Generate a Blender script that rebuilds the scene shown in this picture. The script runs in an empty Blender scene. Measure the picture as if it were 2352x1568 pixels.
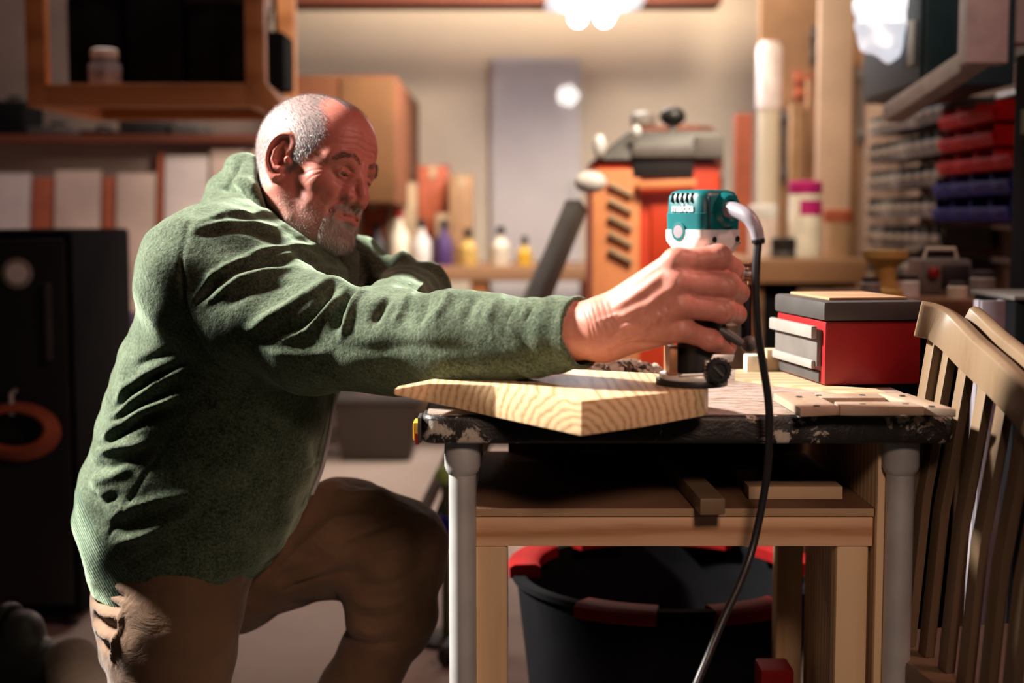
import bpy, bmesh, math, random
import numpy as np
from mathutils import Vector, Matrix

random.seed(7)
RNG = np.random.default_rng(7)
SC = bpy.context.scene
COL = SC.collection

# ------------------------------------------------------------------ camera, world, light, exposure
FPX = 3267.0                                   # focal length in pixels of the 2352 x 1568 frame (50 mm on 36 mm)
PITCH = math.atan(284.0 / FPX)
CZ = 0.97
cam_d = bpy.data.cameras.new('camera')
cam_d.sensor_width = 36.0
cam_d.lens = 36.0 * FPX / 2352.0
cam_d.clip_start = 0.05
cam_d.dof.use_dof = True
cam_d.dof.focus_distance = 1.81
cam_d.dof.aperture_fstop = 2.8
cam = bpy.data.objects.new('camera', cam_d)
cam.location = (0, 0, CZ)
cam.rotation_euler = (math.pi / 2 - PITCH, 0, 0)
COL.objects.link(cam)
SC.camera = cam

W = bpy.data.worlds.new('world')
SC.world = W
W.use_nodes = True
W.node_tree.nodes['Background'].inputs[0].default_value = (0.55, 0.60, 0.70, 1)
W.node_tree.nodes['Background'].inputs[1].default_value = 0.012


def light(name, kind, loc, target, power, color=(1, 1, 1), size=0.3, size_y=None, angle=None):
    l = bpy.data.lights.new(name, kind)
    l.energy = power
    l.color = color
    if kind == 'AREA':
        l.size = size
        if size_y:
            l.shape = 'RECTANGLE'
            l.size_y = size_y
    elif kind == 'SPOT':
        l.shadow_soft_size = size
        l.spot_size = angle
        l.spot_blend = 0.5
    else:
        l.shadow_soft_size = size
    o = bpy.data.objects.new(name, l)
    o.location = loc
    o.rotation_euler = (Vector(target) - Vector(loc)).to_track_quat('-Z', 'Y').to_euler()
    COL.objects.link(o)
    return o


light('key_work_lamp', 'SPOT', (-2.15, 2.34, 2.52), (-0.27, 1.80, 0.95), 2150, (1.0, 0.94, 0.85), 0.20, angle=math.radians(40))
light('warm_side_fill', 'AREA', (1.05, 1.42, 1.95), (-0.25, 1.98, 1.0), 11.0, (1.0, 0.50, 0.42), 0.3)  # unseen fill, added to lift and redden the face
light('table_fill', 'SPOT', (0.28, 0.20, 1.45), (0.10, 1.66, 0.50), 44, (1.0, 0.68, 0.52), 0.12, angle=math.radians(34))  # unseen fill spot, added for the fronts of hand, slab and stand
light('left_fill', 'AREA', (-1.15, 4.3, 2.42), (-1.2, 5.2, 0.9), 17, (1.0, 0.82, 0.72), 0.5)  # unseen fill, added to brighten the leaning boards and rack
light('bench_fill', 'SPOT', (0.55, 2.75, 2.3), (1.0, 3.1, 0.85), 26, (1.0, 0.85, 0.66), 0.15, angle=math.radians(64))  # unseen fill spot, added to lift the tool bench clutter
light('ceiling_lamp_back', 'SPOT', (0.80, 3.0, 2.45), (0.52, 5.6, 0.85), 370, (1.0, 0.83, 0.62), 0.3, angle=math.radians(80))
light('ceiling_lamp_mid', 'AREA', (0.25, 5.4, 2.35), (0.25, 6.2, 0.6), 58, (1.0, 0.80, 0.62), 0.8, 0.3)
SC.view_settings.view_transform = 'Standard'
SC.view_settings.look = 'None'
SC.view_settings.exposure = 0.0
SC.view_settings.gamma = 1.0
SC.view_settings.use_curve_mapping = False

# ------------------------------------------------------------------ helpers
_sp, _cp = math.sin(PITCH), math.cos(PITCH)


def at(px, py, Y):
    """the point of the place that the photograph shows at pixel (px, py), at the distance Y in front of the camera"""
    a = (px - 1176.0) / FPX
    b = (784.0 - py) / FPX
    dy = b * _sp + _cp
    dz = b * _cp - _sp
    t = Y / dy
    return np.array([a * t, Y, CZ + dz * t])


def atz(px, py, z):
    b = (784.0 - py) / FPX
    dy = b * _sp + _cp
    dz = b * _cp - _sp
    t = (z - CZ) / dz
    return np.array([(px - 1176.0) / FPX * t, dy * t, z])


def tag(o, label=None, cat=None, group=None, kind=None):
    if label: o['label'] = label
    if cat: o['category'] = cat
    if group: o['group'] = group
    if kind: o['kind'] = kind
    return o


def empty(name, loc, label, cat, group=None, rz=0.0):
    o = bpy.data.objects.new(name, None)
    o.location = loc
    o.rotation_euler = (0, 0, rz)
    o.empty_display_size = 0.05
    COL.objects.link(o)
    return tag(o, label, cat, group)


def link(name, me, mat=None, parent=None, world=True):
    """link a mesh; with world=True its coordinates are world coordinates, whatever the parent"""
    if mat is not None:
        me.materials.clear()
        me.materials.append(mat)
    o = bpy.data.objects.new(name, me)
    COL.objects.link(o)
    if parent is not None:
        o.parent = parent
        if world:
            m = Matrix.Identity(4)
            q = parent
            ms = []
            while q is not None:
                ms.append(q.matrix_basis.copy())
                if q.parent is not None:
                    ms.append(q.matrix_parent_inverse.copy())
                q = q.parent
            for k in reversed(ms):
                m = m @ k
            o.matrix_parent_inverse = m.inverted()
    return o


def mesh_np(name, V, F, smooth=True):
    me = bpy.data.meshes.new(name)
    V = np.asarray(V, np.float32)
    F = np.asarray(F, np.int32)
    n = F.shape[1]
    me.vertices.add(len(V))
    me.vertices.foreach_set('co', V.ravel())
    me.loops.add(F.size)
    me.loops.foreach_set('vertex_index', F.ravel())
    me.polygons.add(len(F))
    me.polygons.foreach_set('loop_start', np.arange(0, F.size, n, dtype=np.int32))
    me.polygons.foreach_set('loop_total', np.full(len(F), n, np.int32))
    me.polygons.foreach_set('use_smooth', np.full(len(F), smooth, bool))
    me.update()
    me.validate()
    return me


def basis(d, up=(0, 0, 1)):
    d = np.asarray(d, float); d = d / np.linalg.norm(d)
    u = np.asarray(up, float)
    if abs(d @ u) > 0.95: u = np.array([1.0, 0, 0])
    s = np.cross(d, u); s /= np.linalg.norm(s)
    return s, np.cross(s, d), d


class MB:
    """collects simple shapes into ONE mesh"""

    def __init__(self):
        self.v, self.f, self.sm = [], [], []

    def add(self, V, F, smooth=False):
        k = len(self.v)
        self.v += [tuple(map(float, p)) for p in V]
        self.f += [tuple(i + k for i in g) for g in F]
        self.sm += [smooth] * len(F)
        return self

    def hexa(self, p):
        """eight points: four below counter-clockwise, four above"""
        return self.add(p, [(3, 2, 1, 0), (4, 5, 6, 7), (0, 1, 5, 4), (1, 2, 6, 5), (2, 3, 7, 6), (3, 0, 4, 7)])

    def box(self, lo, hi, M=None):
        x0, y0, z0 = lo; x1, y1, z1 = hi
        p = [(x0, y0, z0), (x1, y0, z0), (x1, y1, z0), (x0, y1, z0), (x0, y0, z1), (x1, y0, z1), (x1, y1, z1), (x0, y1, z1)]
        if M is not None: p = [tuple(M @ Vector(q)) for q in p]
        return self.hexa(p)

    def bar(self, a, b, w, h, up=(0, 0, 1)):
        a = np.asarray(a, float); b = np.asarray(b, float)
        s, u, d = basis(b - a, up)
        p = []
        for e in (a, b):
            p += [e - s * w / 2 - u * h / 2, e + s * w / 2 - u * h / 2, e + s * w / 2 + u * h / 2, e - s * w / 2 + u * h / 2]
        return self.add(p, [(0, 1, 2, 3), (7, 6, 5, 4), (1, 0, 4, 5), (2, 1, 5, 6), (3, 2, 6, 7), (0, 3, 7, 4)])

    def tube(self, pts, r, n=12, cap=True, closed=False):
        pts = [np.asarray(p, float) for p in pts]
        m = len(pts)
        r = [r] * m if np.isscalar(r) else list(r)
        V, F = [], []
        s = None
        for i in range(m):
            if closed:
                d = pts[(i + 1) % m] - pts[i - 1]
            else:
                d = pts[min(i + 1, m - 1)] - pts[max(i - 1, 0)]
            d = d / (np.linalg.norm(d) + 1e-12)
            if s is None:
                s, u, _ = basis(d)
            else:
                s = s - d * (s @ d); s /= np.linalg.norm(s); u = np.cross(s, d)
            for k in range(n):
                a = 2 * math.pi * k / n
                V.append(pts[i] + r[i] * (math.cos(a) * s + math.sin(a) * u))
        for i in range(m if closed else m - 1):
            for k in range(n):
                a, b = i * n + k, i * n + (k + 1) % n
                j = ((i + 1) % m) * n
                F.append((a, b, j + (k + 1) % n, j + k))
        self.add(V, F, True)
        if cap and not closed:
            k0 = len(self.v) - len(V)
            self.f.append(tuple(k0 + k for k in reversed(range(n)))); self.sm.append(False)
            self.f.append(tuple(k0 + (m - 1) * n + k for k in range(n))); self.sm.append(False)
        return self

    def lathe(self, prof, c=(0, 0, 0), axis=(0, 0, 1), n=24, smooth=True, flat=1.0, twist=0.0):
        """profile of (radius, height) pairs turned about an axis; flat makes creases by doubling rings"""
        c = np.asarray(c, float)
        s, u, d = basis(axis)
        V, F = [], []
        for (r, h) in prof:
            for k in range(n):
                a = 2 * math.pi * k / n + twist
                V.append(c + d * h + max(r, 1e-5) * (math.cos(a) * s + math.sin(a) * u))
        for i in range(len(prof) - 1):
            for k in range(n):
                F.append((i * n + k, i * n + (k + 1) % n, (i + 1) * n + (k + 1) % n, (i + 1) * n + k))
        F.append(tuple(reversed(range(n))))
        F.append(tuple((len(prof) - 1) * n + k for k in range(n)))
        return self.add(V, F, smooth)

    def prism(self, poly, z0, z1, M=None, smooth=False):
        n = len(poly)
        zz0 = [z0] * n if np.isscalar(z0) else z0
        zz1 = [z1] * n if np.isscalar(z1) else z1
        V = [(p[0], p[1], zz0[i]) for i, p in enumerate(poly)] + [(p[0], p[1], zz1[i]) for i, p in enumerate(poly)]
        if M is not None: V = [tuple(M @ Vector(q)) for q in V]
        F = [tuple(reversed(range(n))), tuple(range(n, 2 * n))] + [(i, (i + 1) % n, n + (i + 1) % n, n + i) for i in range(n)]
        return self.add(V, F, smooth)

    def ball(self, c, r, n=16, m=10):
        c = np.asarray(c, float)
        r = np.array([r, r, r]) if np.isscalar(r) else np.asarray(r, float)
        V, F = [], []
        for i in range(m + 1):
            t = math.pi * i / m
            for k in range(n):
                a = 2 * math.pi * k / n
                V.append(c + r * np.array([math.sin(t) * math.cos(a) + 1e-6 * math.cos(a), math.sin(t) * math.sin(a) + 1e-6 * math.sin(a), math.cos(t)]))
        for i in range(m):
            for k in range(n):
                F.append((i * n + k, (i + 1) * n + k, (i + 1) * n + (k + 1) % n, i * n + (k + 1) % n))
        return self.add(V, F, True)

    def build(self, name, mat, parent=None, bevel=0.0, seg=2, world=True):
        me = bpy.data.meshes.new(name)
        me.from_pydata(self.v, [], self.f)
        me.polygons.foreach_set('use_smooth', np.array(self.sm, bool))
        me.update()
        bm = bmesh.new(); bm.from_mesh(me)
        bmesh.ops.recalc_face_normals(bm, faces=bm.faces)
        if bevel:
            es = [e for e in bm.edges if len(e.link_faces) == 2 and e.calc_face_angle(0) > math.radians(35)]
            bmesh.ops.bevel(bm, geom=es, offset=bevel, segments=seg, affect='EDGES', clamp_overlap=True, profile=0.6)
        bm.to_mesh(me); bm.free()
        if bevel:
            for e in me.polygons: e.use_smooth = True
            try: me.set_sharp_from_angle(angle=math.radians(38))
            except Exception: pass
        else:
            try: me.set_sharp_from_angle(angle=math.radians(42))
            except Exception: pass
        return link(name, me, mat, parent, world)


def copy_tree(o, parent=None):
    c = o.copy(); COL.objects.link(c)
    if parent is not None:
        c.parent = parent
        c.matrix_parent_inverse = o.matrix_parent_inverse.copy()
    for ch in list(o.children): copy_tree(ch, c)
    return c


# ------------------------------------------------------------------ materials
def nodes(name):
    m = bpy.data.materials.new(name)
    m.use_nodes = True
    nt = m.node_tree
    return m, nt, nt.nodes['Principled BSDF']


def N(nt, typ, **kw):
    n = nt.nodes.new(typ)
    for k, v in kw.items(): setattr(n, k, v)
    return n


def ramp(nt, fac, stops):
    r = N(nt, 'ShaderNodeValToRGB')
    el = r.color_ramp.elements
    while len(el) < len(stops): el.new(0.5)
    for e, (p, c) in zip(el, stops):
        e.position = p; e.color = (*c, 1) if len(c) == 3 else c
    nt.links.new(fac, r.inputs[0])
    return r.outputs[0]


def coords(nt, scale=(1, 1, 1), rot=(0, 0, 0), kind='Object'):
    t = N(nt, 'ShaderNodeTexCoord'); m = N(nt, 'ShaderNodeMapping')
    m.inputs['Scale'].default_value = scale; m.inputs['Rotation'].default_value = rot
    nt.links.new(t.outputs[kind], m.inputs[0])
    return m.outputs[0]


def noise(nt, vec, scale, detail=4, rough=0.55, dist=0.0):
    n = N(nt, 'ShaderNodeTexNoise')
    n.inputs['Scale'].default_value = scale; n.inputs['Detail'].default_value = detail
    n.inputs['Roughness'].default_value = rough; n.inputs['Distortion'].default_value = dist
    nt.links.new(vec, n.inputs['Vector'])
    return n.outputs[0]


def bump(nt, bs, h, strength=0.3, dist=0.002, prev=None):
    b = N(nt, 'ShaderNodeBump')
    b.inputs['Strength'].default_value = strength; b.inputs['Distance'].default_value = dist
    nt.links.new(h, b.inputs['Height'])
    if prev is not None: nt.links.new(prev, b.inputs['Normal'])
    nt.links.new(b.outputs[0], bs.inputs['Normal'])
    return b.outputs[0]


def plain(name, c, rough=0.5, metal=0.0, var=0.12, scale=18.0, bmp=0.08, coat=0.0, spec=None):
    m, nt, b = nodes(name)
    v = coords(nt)
    n = noise(nt, v, scale, 5)
    dark = tuple(max(0, x * (1 - var * 1.6)) for x in c); lite = tuple(min(1, x * (1 + var)) for x in c)
    nt.links.new(ramp(nt, n, [(0.3, dark), (0.7, lite)]), b.inputs['Base Color'])
    b.inputs['Roughness'].default_value = rough; b.inputs['Metallic'].default_value = metal
    if spec is not None: b.inputs['Specular IOR Level'].default_value = spec
    if coat: b.inputs['Coat Weight'].default_value = coat
    if bmp: bump(nt, b, noise(nt, v, scale * 6, 3), bmp, 0.001)
    return m


def wood(name, pale, dark, along='X', ring=60.0, rough=0.55, centre=(0.0, 0.3, -0.25), dist=3.0, streak=0.35, bmp=0.25, spec=0.3):
    """solid wood: growth rings about an axis, with grain streaks along it"""
    m, nt, b = nodes(name)
    t = N(nt, 'ShaderNodeTexCoord'); mp = N(nt, 'ShaderNodeMapping')
    mp.inputs['Location'].default_value = centre
    nt.links.new(t.outputs['Object'], mp.inputs[0])
    sq = N(nt, 'ShaderNodeMapping')
    s = {'X': (0.10, 1, 1), 'Y': (1, 0.10, 1), 'Z': (1, 1, 0.10)}[along]
    sq.inputs['Scale'].default_value = s
    nt.links.new(mp.outputs[0], sq.inputs[0])
    w = N(nt, 'ShaderNodeTexWave', wave_type='RINGS', rings_direction=along)
    w.inputs['Scale'].default_value = ring / 6.28; w.inputs['Distortion'].default_value = dist
    w.inputs['Detail'].default_value = 3; w.inputs['Detail Scale'].default_value = 1.4
    nt.links.new(sq.outputs[0], w.inputs['Vector'])
    g = noise(nt, sq.outputs[0], 160, 4, 0.6)
    mx = N(nt, 'ShaderNodeMix', data_type='FLOAT')
    mx.inputs[0].default_value = streak
    nt.links.new(w.outputs['Fac'], mx.inputs[2]); nt.links.new(g, mx.inputs[3])
    mid = tuple((p * 0.65 + d * 0.35) for p, d in zip(pale, dark))
    nt.links.new(ramp(nt, mx.outputs[0], [(0.10, dark), (0.38, mid), (0.80, pale)]), b.inputs['Base Color'])
    b.inputs['Roughness'].default_value = rough
    b.inputs['Specular IOR Level'].default_value = spec
    bump(nt, b, mx.outputs[0], bmp, 0.0008)
    return m


def emit(name, c, s):
    m, nt, b = nodes(name)
    b.inputs['Base Color'].default_value = (*c, 1)
    b.inputs['Emission Color'].default_value = (*c, 1)
    b.inputs['Emission Strength'].default_value = s
    return m


M = {}
M['black'] = plain('black plastic', (0.012, 0.012, 0.013), 0.45)
M['rubber'] = plain('black rubber', (0.016, 0.016, 0.018), 0.38, bmp=0.03)
M['cloth_black'] = plain('black cloth', (0.005, 0.005, 0.006), 0.9, spec=0.08)
M['steel'] = plain('galvanised steel', (0.56, 0.55, 0.54), 0.40, 0.35, 0.15, 9)
M['alu'] = plain('cast aluminium', (0.76, 0.73, 0.70), 0.38, 0.25, 0.1, 30, 0.1)
M['silver'] = plain('silver painted casting', (0.72, 0.72, 0.72), 0.40, 0.15, 0.05, 25, 0.04)
M['teal'] = plain('teal plastic', (0.0, 0.135, 0.150), 0.40, 0, 0.08, 30, 0.05)
M['white_print'] = plain('white print', (0.85, 0.87, 0.88), 0.5, bmp=0)
M['grey_boot'] = plain('grey rubber sleeve', (0.29, 0.26, 0.30), 0.42, bmp=0.03)
M['copper'] = plain('coppery bracket', (0.42, 0.20, 0.10), 0.4, 0.6)
M['red'] = plain('red plastic', (0.26, 0.006, 0.008), 0.42, bmp=0.03)
M['red_dull'] = plain('dull red plastic', (0.20, 0.004, 0.004), 0.6, spec=0.15)
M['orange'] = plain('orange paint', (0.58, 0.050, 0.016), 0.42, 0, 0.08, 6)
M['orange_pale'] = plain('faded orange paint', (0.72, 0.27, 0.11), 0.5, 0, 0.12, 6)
M['charcoal'] = plain('charcoal plastic', (0.055, 0.050, 0.048), 0.5)
M['grey'] = plain('grey plastic', (0.14, 0.125, 0.115), 0.5)
M['grey_pale'] = plain('pale grey plastic', (0.27, 0.25, 0.23), 0.5)
M['lilac_grey'] = plain('lilac grey metal', (0.33, 0.30, 0.34), 0.45, 0.2)
M['white'] = plain('white plastic', (0.78, 0.76, 0.74), 0.45)
M['blue'] = plain('dark blue plastic', (0.010, 0.014, 0.22), 0.6, spec=0.15)
M['teal_dark'] = plain('dark teal metal', (0.010, 0.035, 0.045), 0.5)
M['turquoise'] = plain('turquoise plastic', (0.05, 0.42, 0.36), 0.45)
M['yellow'] = plain('yellow plastic', (0.72, 0.43, 0.04), 0.45)
M['mustard'] = plain('mustard cardboard spool', (0.55, 0.36, 0.10), 0.6)
M['pink'] = plain('magenta tin print', (0.48, 0.015, 0.16), 0.4)
M['purple'] = plain('purple plastic', (0.07, 0.03, 0.15), 0.45)
M['card'] = plain('brown cardboard', (0.36, 0.21, 0.11), 0.8)
M['card_pale'] = plain('pale cardboard', (0.44, 0.32, 0.20), 0.8)
M['rust'] = plain('rust red board', (0.38, 0.09, 0.04), 0.7)
M['cream'] = plain('cream pot', (0.75, 0.68, 0.55), 0.5)
M['green_olive'] = plain('olive green plastic', (0.06, 0.08, 0.03), 0.6)
M['pine'] = wood('pine', (0.74, 0.47, 0.29), (0.42, 0.20, 0.09), 'X', 120, centre=(0, 0.02, 0.11), dist=2.5, streak=0.30)
M['pine_z'] = wood('upright pine', (0.70, 0.50, 0.30), (0.44, 0.26, 0.12), 'Z', 110, centre=(0.05, 0.06, 0), dist=2.0)
M['pine_y'] = wood('pine along the room', (0.62, 0.40, 0.22), (0.42, 0.22, 0.10), 'Y', 90, centre=(0.05, 0, 0.08), dist=2.0)
M['ply'] = wood('dark plywood', (0.22, 0.12, 0.07), (0.13, 0.065, 0.035), 'Y', 30, 0.85, centre=(0.1, 0, 0.3), spec=0.05)
M['ply_pale'] = wood('pale plywood', (0.52, 0.37, 0.23), (0.36, 0.23, 0.12), 'X', 60, centre=(0, 0.1, 0.2))
M['slab'] = wood('golden slab', (0.68, 0.49, 0.29), (0.30, 0.17, 0.07), 'Y', 230, 0.42, centre=(-0.07, 0, -0.735), dist=4.5, streak=0.50, bmp=0.12)
M['chair'] = wood('beech', (0.185, 0.125, 0.075), (0.130, 0.080, 0.044), 'Z', 25, 0.42, centre=(0.3, 0.2, 0), dist=1.0, streak=0.65, bmp=0.05)
M['jig'] = wood('pale maple', (0.37, 0.275, 0.205), (0.27, 0.175, 0.115), 'Y', 50, 0.5, centre=(0.2, 0, 0.3), dist=2.0, streak=0.5, bmp=0.1)
M['rack'] = wood('orange pine', (0.66, 0.29, 0.12), (0.44, 0.17, 0.06), 'X', 60)
M['beam'] = wood('dark red beam', (0.13, 0.035, 0.018), (0.07, 0.02, 0.01), 'X', 40, 0.8)
M['bench'] = wood('bench top', (0.34, 0.185, 0.10), (0.22, 0.105, 0.05), 'X', 30)


def mat_table_top():
    m, nt, b = nodes('worn painted table top')
    v = coords(nt, (3, 14, 3))
    a = noise(nt, v, 9, 8, 0.7, 0.8)
    g = noise(nt, coords(nt, (5, 40, 6)), 14, 6, 0.65)
    mx = N(nt, 'ShaderNodeMix', data_type='FLOAT'); mx.inputs[0].default_value = 0.4
    nt.links.new(a, mx.inputs[2]); nt.links.new(g, mx.inputs[3])
    nt.links.new(ramp(nt, mx.outputs[0], [(0.38, (0.10, 0.055, 0.035)), (0.47, (0.26, 0.16, 0.11)), (0.54, (0.34, 0.30, 0.28)), (0.66, (0.30, 0.20, 0.135))]), b.inputs['Base Color'])
    b.inputs['Roughness'].default_value = 0.6
    bump(nt, b, mx.outputs[0], 0.35, 0.002)
    return m


def mat_table_edge():
    """black edge with splashes of dried filler and chips"""
    m, nt, b = nodes('black edge with pale splashes')
    v = coords(nt, (1, 1, 1))
    a = noise(nt, v, 26, 6, 0.68, 1.2)
    p = noise(nt, v, 9, 2, 0.5)
    mu = N(nt, 'ShaderNodeMath', operation='MULTIPLY'); nt.links.new(a, mu.inputs[0]); nt.links.new(p, mu.inputs[1])
    nt.links.new(ramp(nt, mu.outputs[0], [(0.0, (0.010, 0.009, 0.009)), (0.305, (0.014, 0.012, 0.011)), (0.325, (0.42, 0.37, 0.31)), (0.42, (0.55, 0.50, 0.44))]), b.inputs['Base Color'])
    b.inputs['Roughness'].default_value = 0.42
    bump(nt, b, mu.outputs[0], 0.8, 0.006)
    return m


M['table_top'] = mat_table_top()
M['table_edge'] = mat_table_edge()


def mat_fleece(name, c, pale, rib=False):
    """brushed cotton: pile of tiny lumps, a pale nap that catches the light"""
    m, nt, b = nodes(name)
    v = coords(nt)
    n1 = noise(nt, v, 260, 4, 0.7)
    n2 = noise(nt, v, 30, 4, 0.6)
    mx = N(nt, 'ShaderNodeMix', data_type='FLOAT'); mx.inputs[0].default_value = 0.30
    nt.links.new(n1, mx.inputs[2]); nt.links.new(n2, mx.inputs[3])
    nt.links.new(ramp(nt, mx.outputs[0], [(0.38, c), (0.66, pale)]), b.inputs['Base Color'])
    b.inputs['Roughness'].default_value = 0.95
    b.inputs['Specular IOR Level'].default_value = 0.15
    b.inputs['Sheen Weight'].default_value = 0.55
    b.inputs['Sheen Roughness'].default_value = 0.4
    b.inputs['Sheen Tint'].default_value = (0.62, 0.80, 0.58, 1)
    pr = bump(nt, b, n1, 0.45, 0.0018)
    pr = bump(nt, b, noise(nt, v, 70, 3), 0.25, 0.006, pr)
    if rib:
        w = N(nt, 'ShaderNodeTexWave', wave_type='BANDS', bands_direction='DIAGONAL')
        w.inputs['Scale'].default_value = 150
        nt.links.new(coords(nt, (1.0, 0.2, 0.55)), w.inputs['Vector'])
        bump(nt, b, w.outputs['Fac'], 0.35, 0.0012, pr)
    return m


M['fleece'] = mat_fleece('green brushed cotton', (0.018, 0.027, 0.015), (0.110, 0.138, 0.090))
M['fleece_rib'] = mat_fleece('green ribbed knit', (0.026, 0.050, 0.033), (0.060, 0.092, 0.060), True)


def mat_canvas():
    m, nt, b = nodes('brown work canvas')
    v = coords(nt)
    n = noise(nt, v, 9, 5)
    nt.links.new(ramp(nt, n, [(0.3, (0.110, 0.054, 0.026)), (0.7, (0.175, 0.092, 0.047))]), b.inputs['Base Color'])
    b.inputs['Roughness'].default_value = 0.85
    b.inputs['Sheen Weight'].default_value = 0.15
    pr = bump(nt, b, noise(nt, v, 700, 2), 0.25, 0.0008)
    bump(nt, b, noise(nt, v, 22, 4, 0.5, 1.0), 0.35, 0.012, pr)
    return m


M['canvas'] = mat_canvas()


def mat_skin():
    m, nt, b = nodes('skin')
    a = N(nt, 'ShaderNodeVertexColor', layer_name='tone')
    v = coords(nt)
    n = noise(nt, v, 90, 5, 0.6)
    mx = N(nt, 'ShaderNodeMix', data_type='RGBA', blend_type='MULTIPLY')
    mx.inputs[0].default_value = 1.0
    nt.links.new(a.outputs[0], mx.inputs[6])
    nt.links.new(ramp(nt, n, [(0.3, (0.82, 0.74, 0.72)), (0.7, (1.0, 1.0, 1.0))]), mx.inputs[7])
    nt.links.new(mx.outputs[2], b.inputs['Base Color'])
    b.inputs['Roughness'].default_value = 0.45
    b.inputs['Specular IOR Level'].default_value = 0.4
    b.inputs['Subsurface Weight'].default_value = 0.12
    b.inputs['Subsurface Radius'].default_value = (1.0, 0.3, 0.18)
    b.inputs['Subsurface Scale'].default_value = 0.006
    pr = bump(nt, b, noise(nt, v, 900, 3), 0.18, 0.0006)
    bump(nt, b, noise(nt, v, 240, 4, 0.6), 0.22, 0.0012, pr)
    return m


M['skin'] = mat_skin()
M['hair'] = plain('silver hair', (0.27, 0.255, 0.26), 0.4, bmp=0)
M['beard'] = plain('grey beard hair', (0.46, 0.40, 0.35), 0.45, bmp=0)
M['brow'] = plain('dark eyebrow hair', (0.11, 0.07, 0.05), 0.5, bmp=0)


def mat_wall(name, c, var=0.12):
    m, nt, b = nodes(name)
    v = coords(nt)
    n = noise(nt, v, 1.6, 6, 0.6)
    nt.links.new(ramp(nt, n, [(0.3, tuple(x * (1 - var) for x in c)), (0.7, c)]), b.inputs['Base Color'])
    b.inputs['Roughness'].default_value = 0.8
    bump(nt, b, noise(nt, v, 60, 4), 0.15, 0.002)
    return m


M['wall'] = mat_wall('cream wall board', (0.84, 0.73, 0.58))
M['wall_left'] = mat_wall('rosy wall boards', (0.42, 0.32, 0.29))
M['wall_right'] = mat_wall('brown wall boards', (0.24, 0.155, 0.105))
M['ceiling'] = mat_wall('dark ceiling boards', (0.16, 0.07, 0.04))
M['floor'] = mat_wall('dusty concrete', (0.43, 0.345, 0.30), 0.3)


# ------------------------------------------------------------------ signed-distance modelling (for cloth, skin, hands)
def smin(a, b, k):
    h = np.clip(0.5 + 0.5 * (b - a) / k, 0, 1)
    return b * (1 - h) + a * h - k * h * (1 - h)


def smax(a, b, k): return -smin(-a, -b, k)


def ell(P, c, r):
    q = P - np.asarray(c, np.float32); r = np.asarray(r, np.float32)
    k0 = np.sqrt(((q / r) ** 2).sum(-1)); k1 = np.sqrt(((q / (r * r)) ** 2).sum(-1))
    return k0 * (k0 - 1) / np.maximum(k1, 1e-6)


def seg(P, a, b, ra, rb):
    a = np.asarray(a, np.float32); b = np.asarray(b, np.float32)
    ab = b - a
    t = np.clip(((P - a) @ ab) / max(float(ab @ ab), 1e-12), 0, 1)
    d = P - a - t[..., None] * ab
    return np.sqrt((d * d).sum(-1)) - (ra + (rb - ra) * t)


def chain(P, pts, rs, k=0.0):
    d = None
    for i in range(len(pts) - 1):
        e = seg(P, pts[i], pts[i + 1], rs[i], rs[i + 1])
        d = e if d is None else (smin(d, e, k) if k else np.minimum(d, e))
    return d


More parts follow.
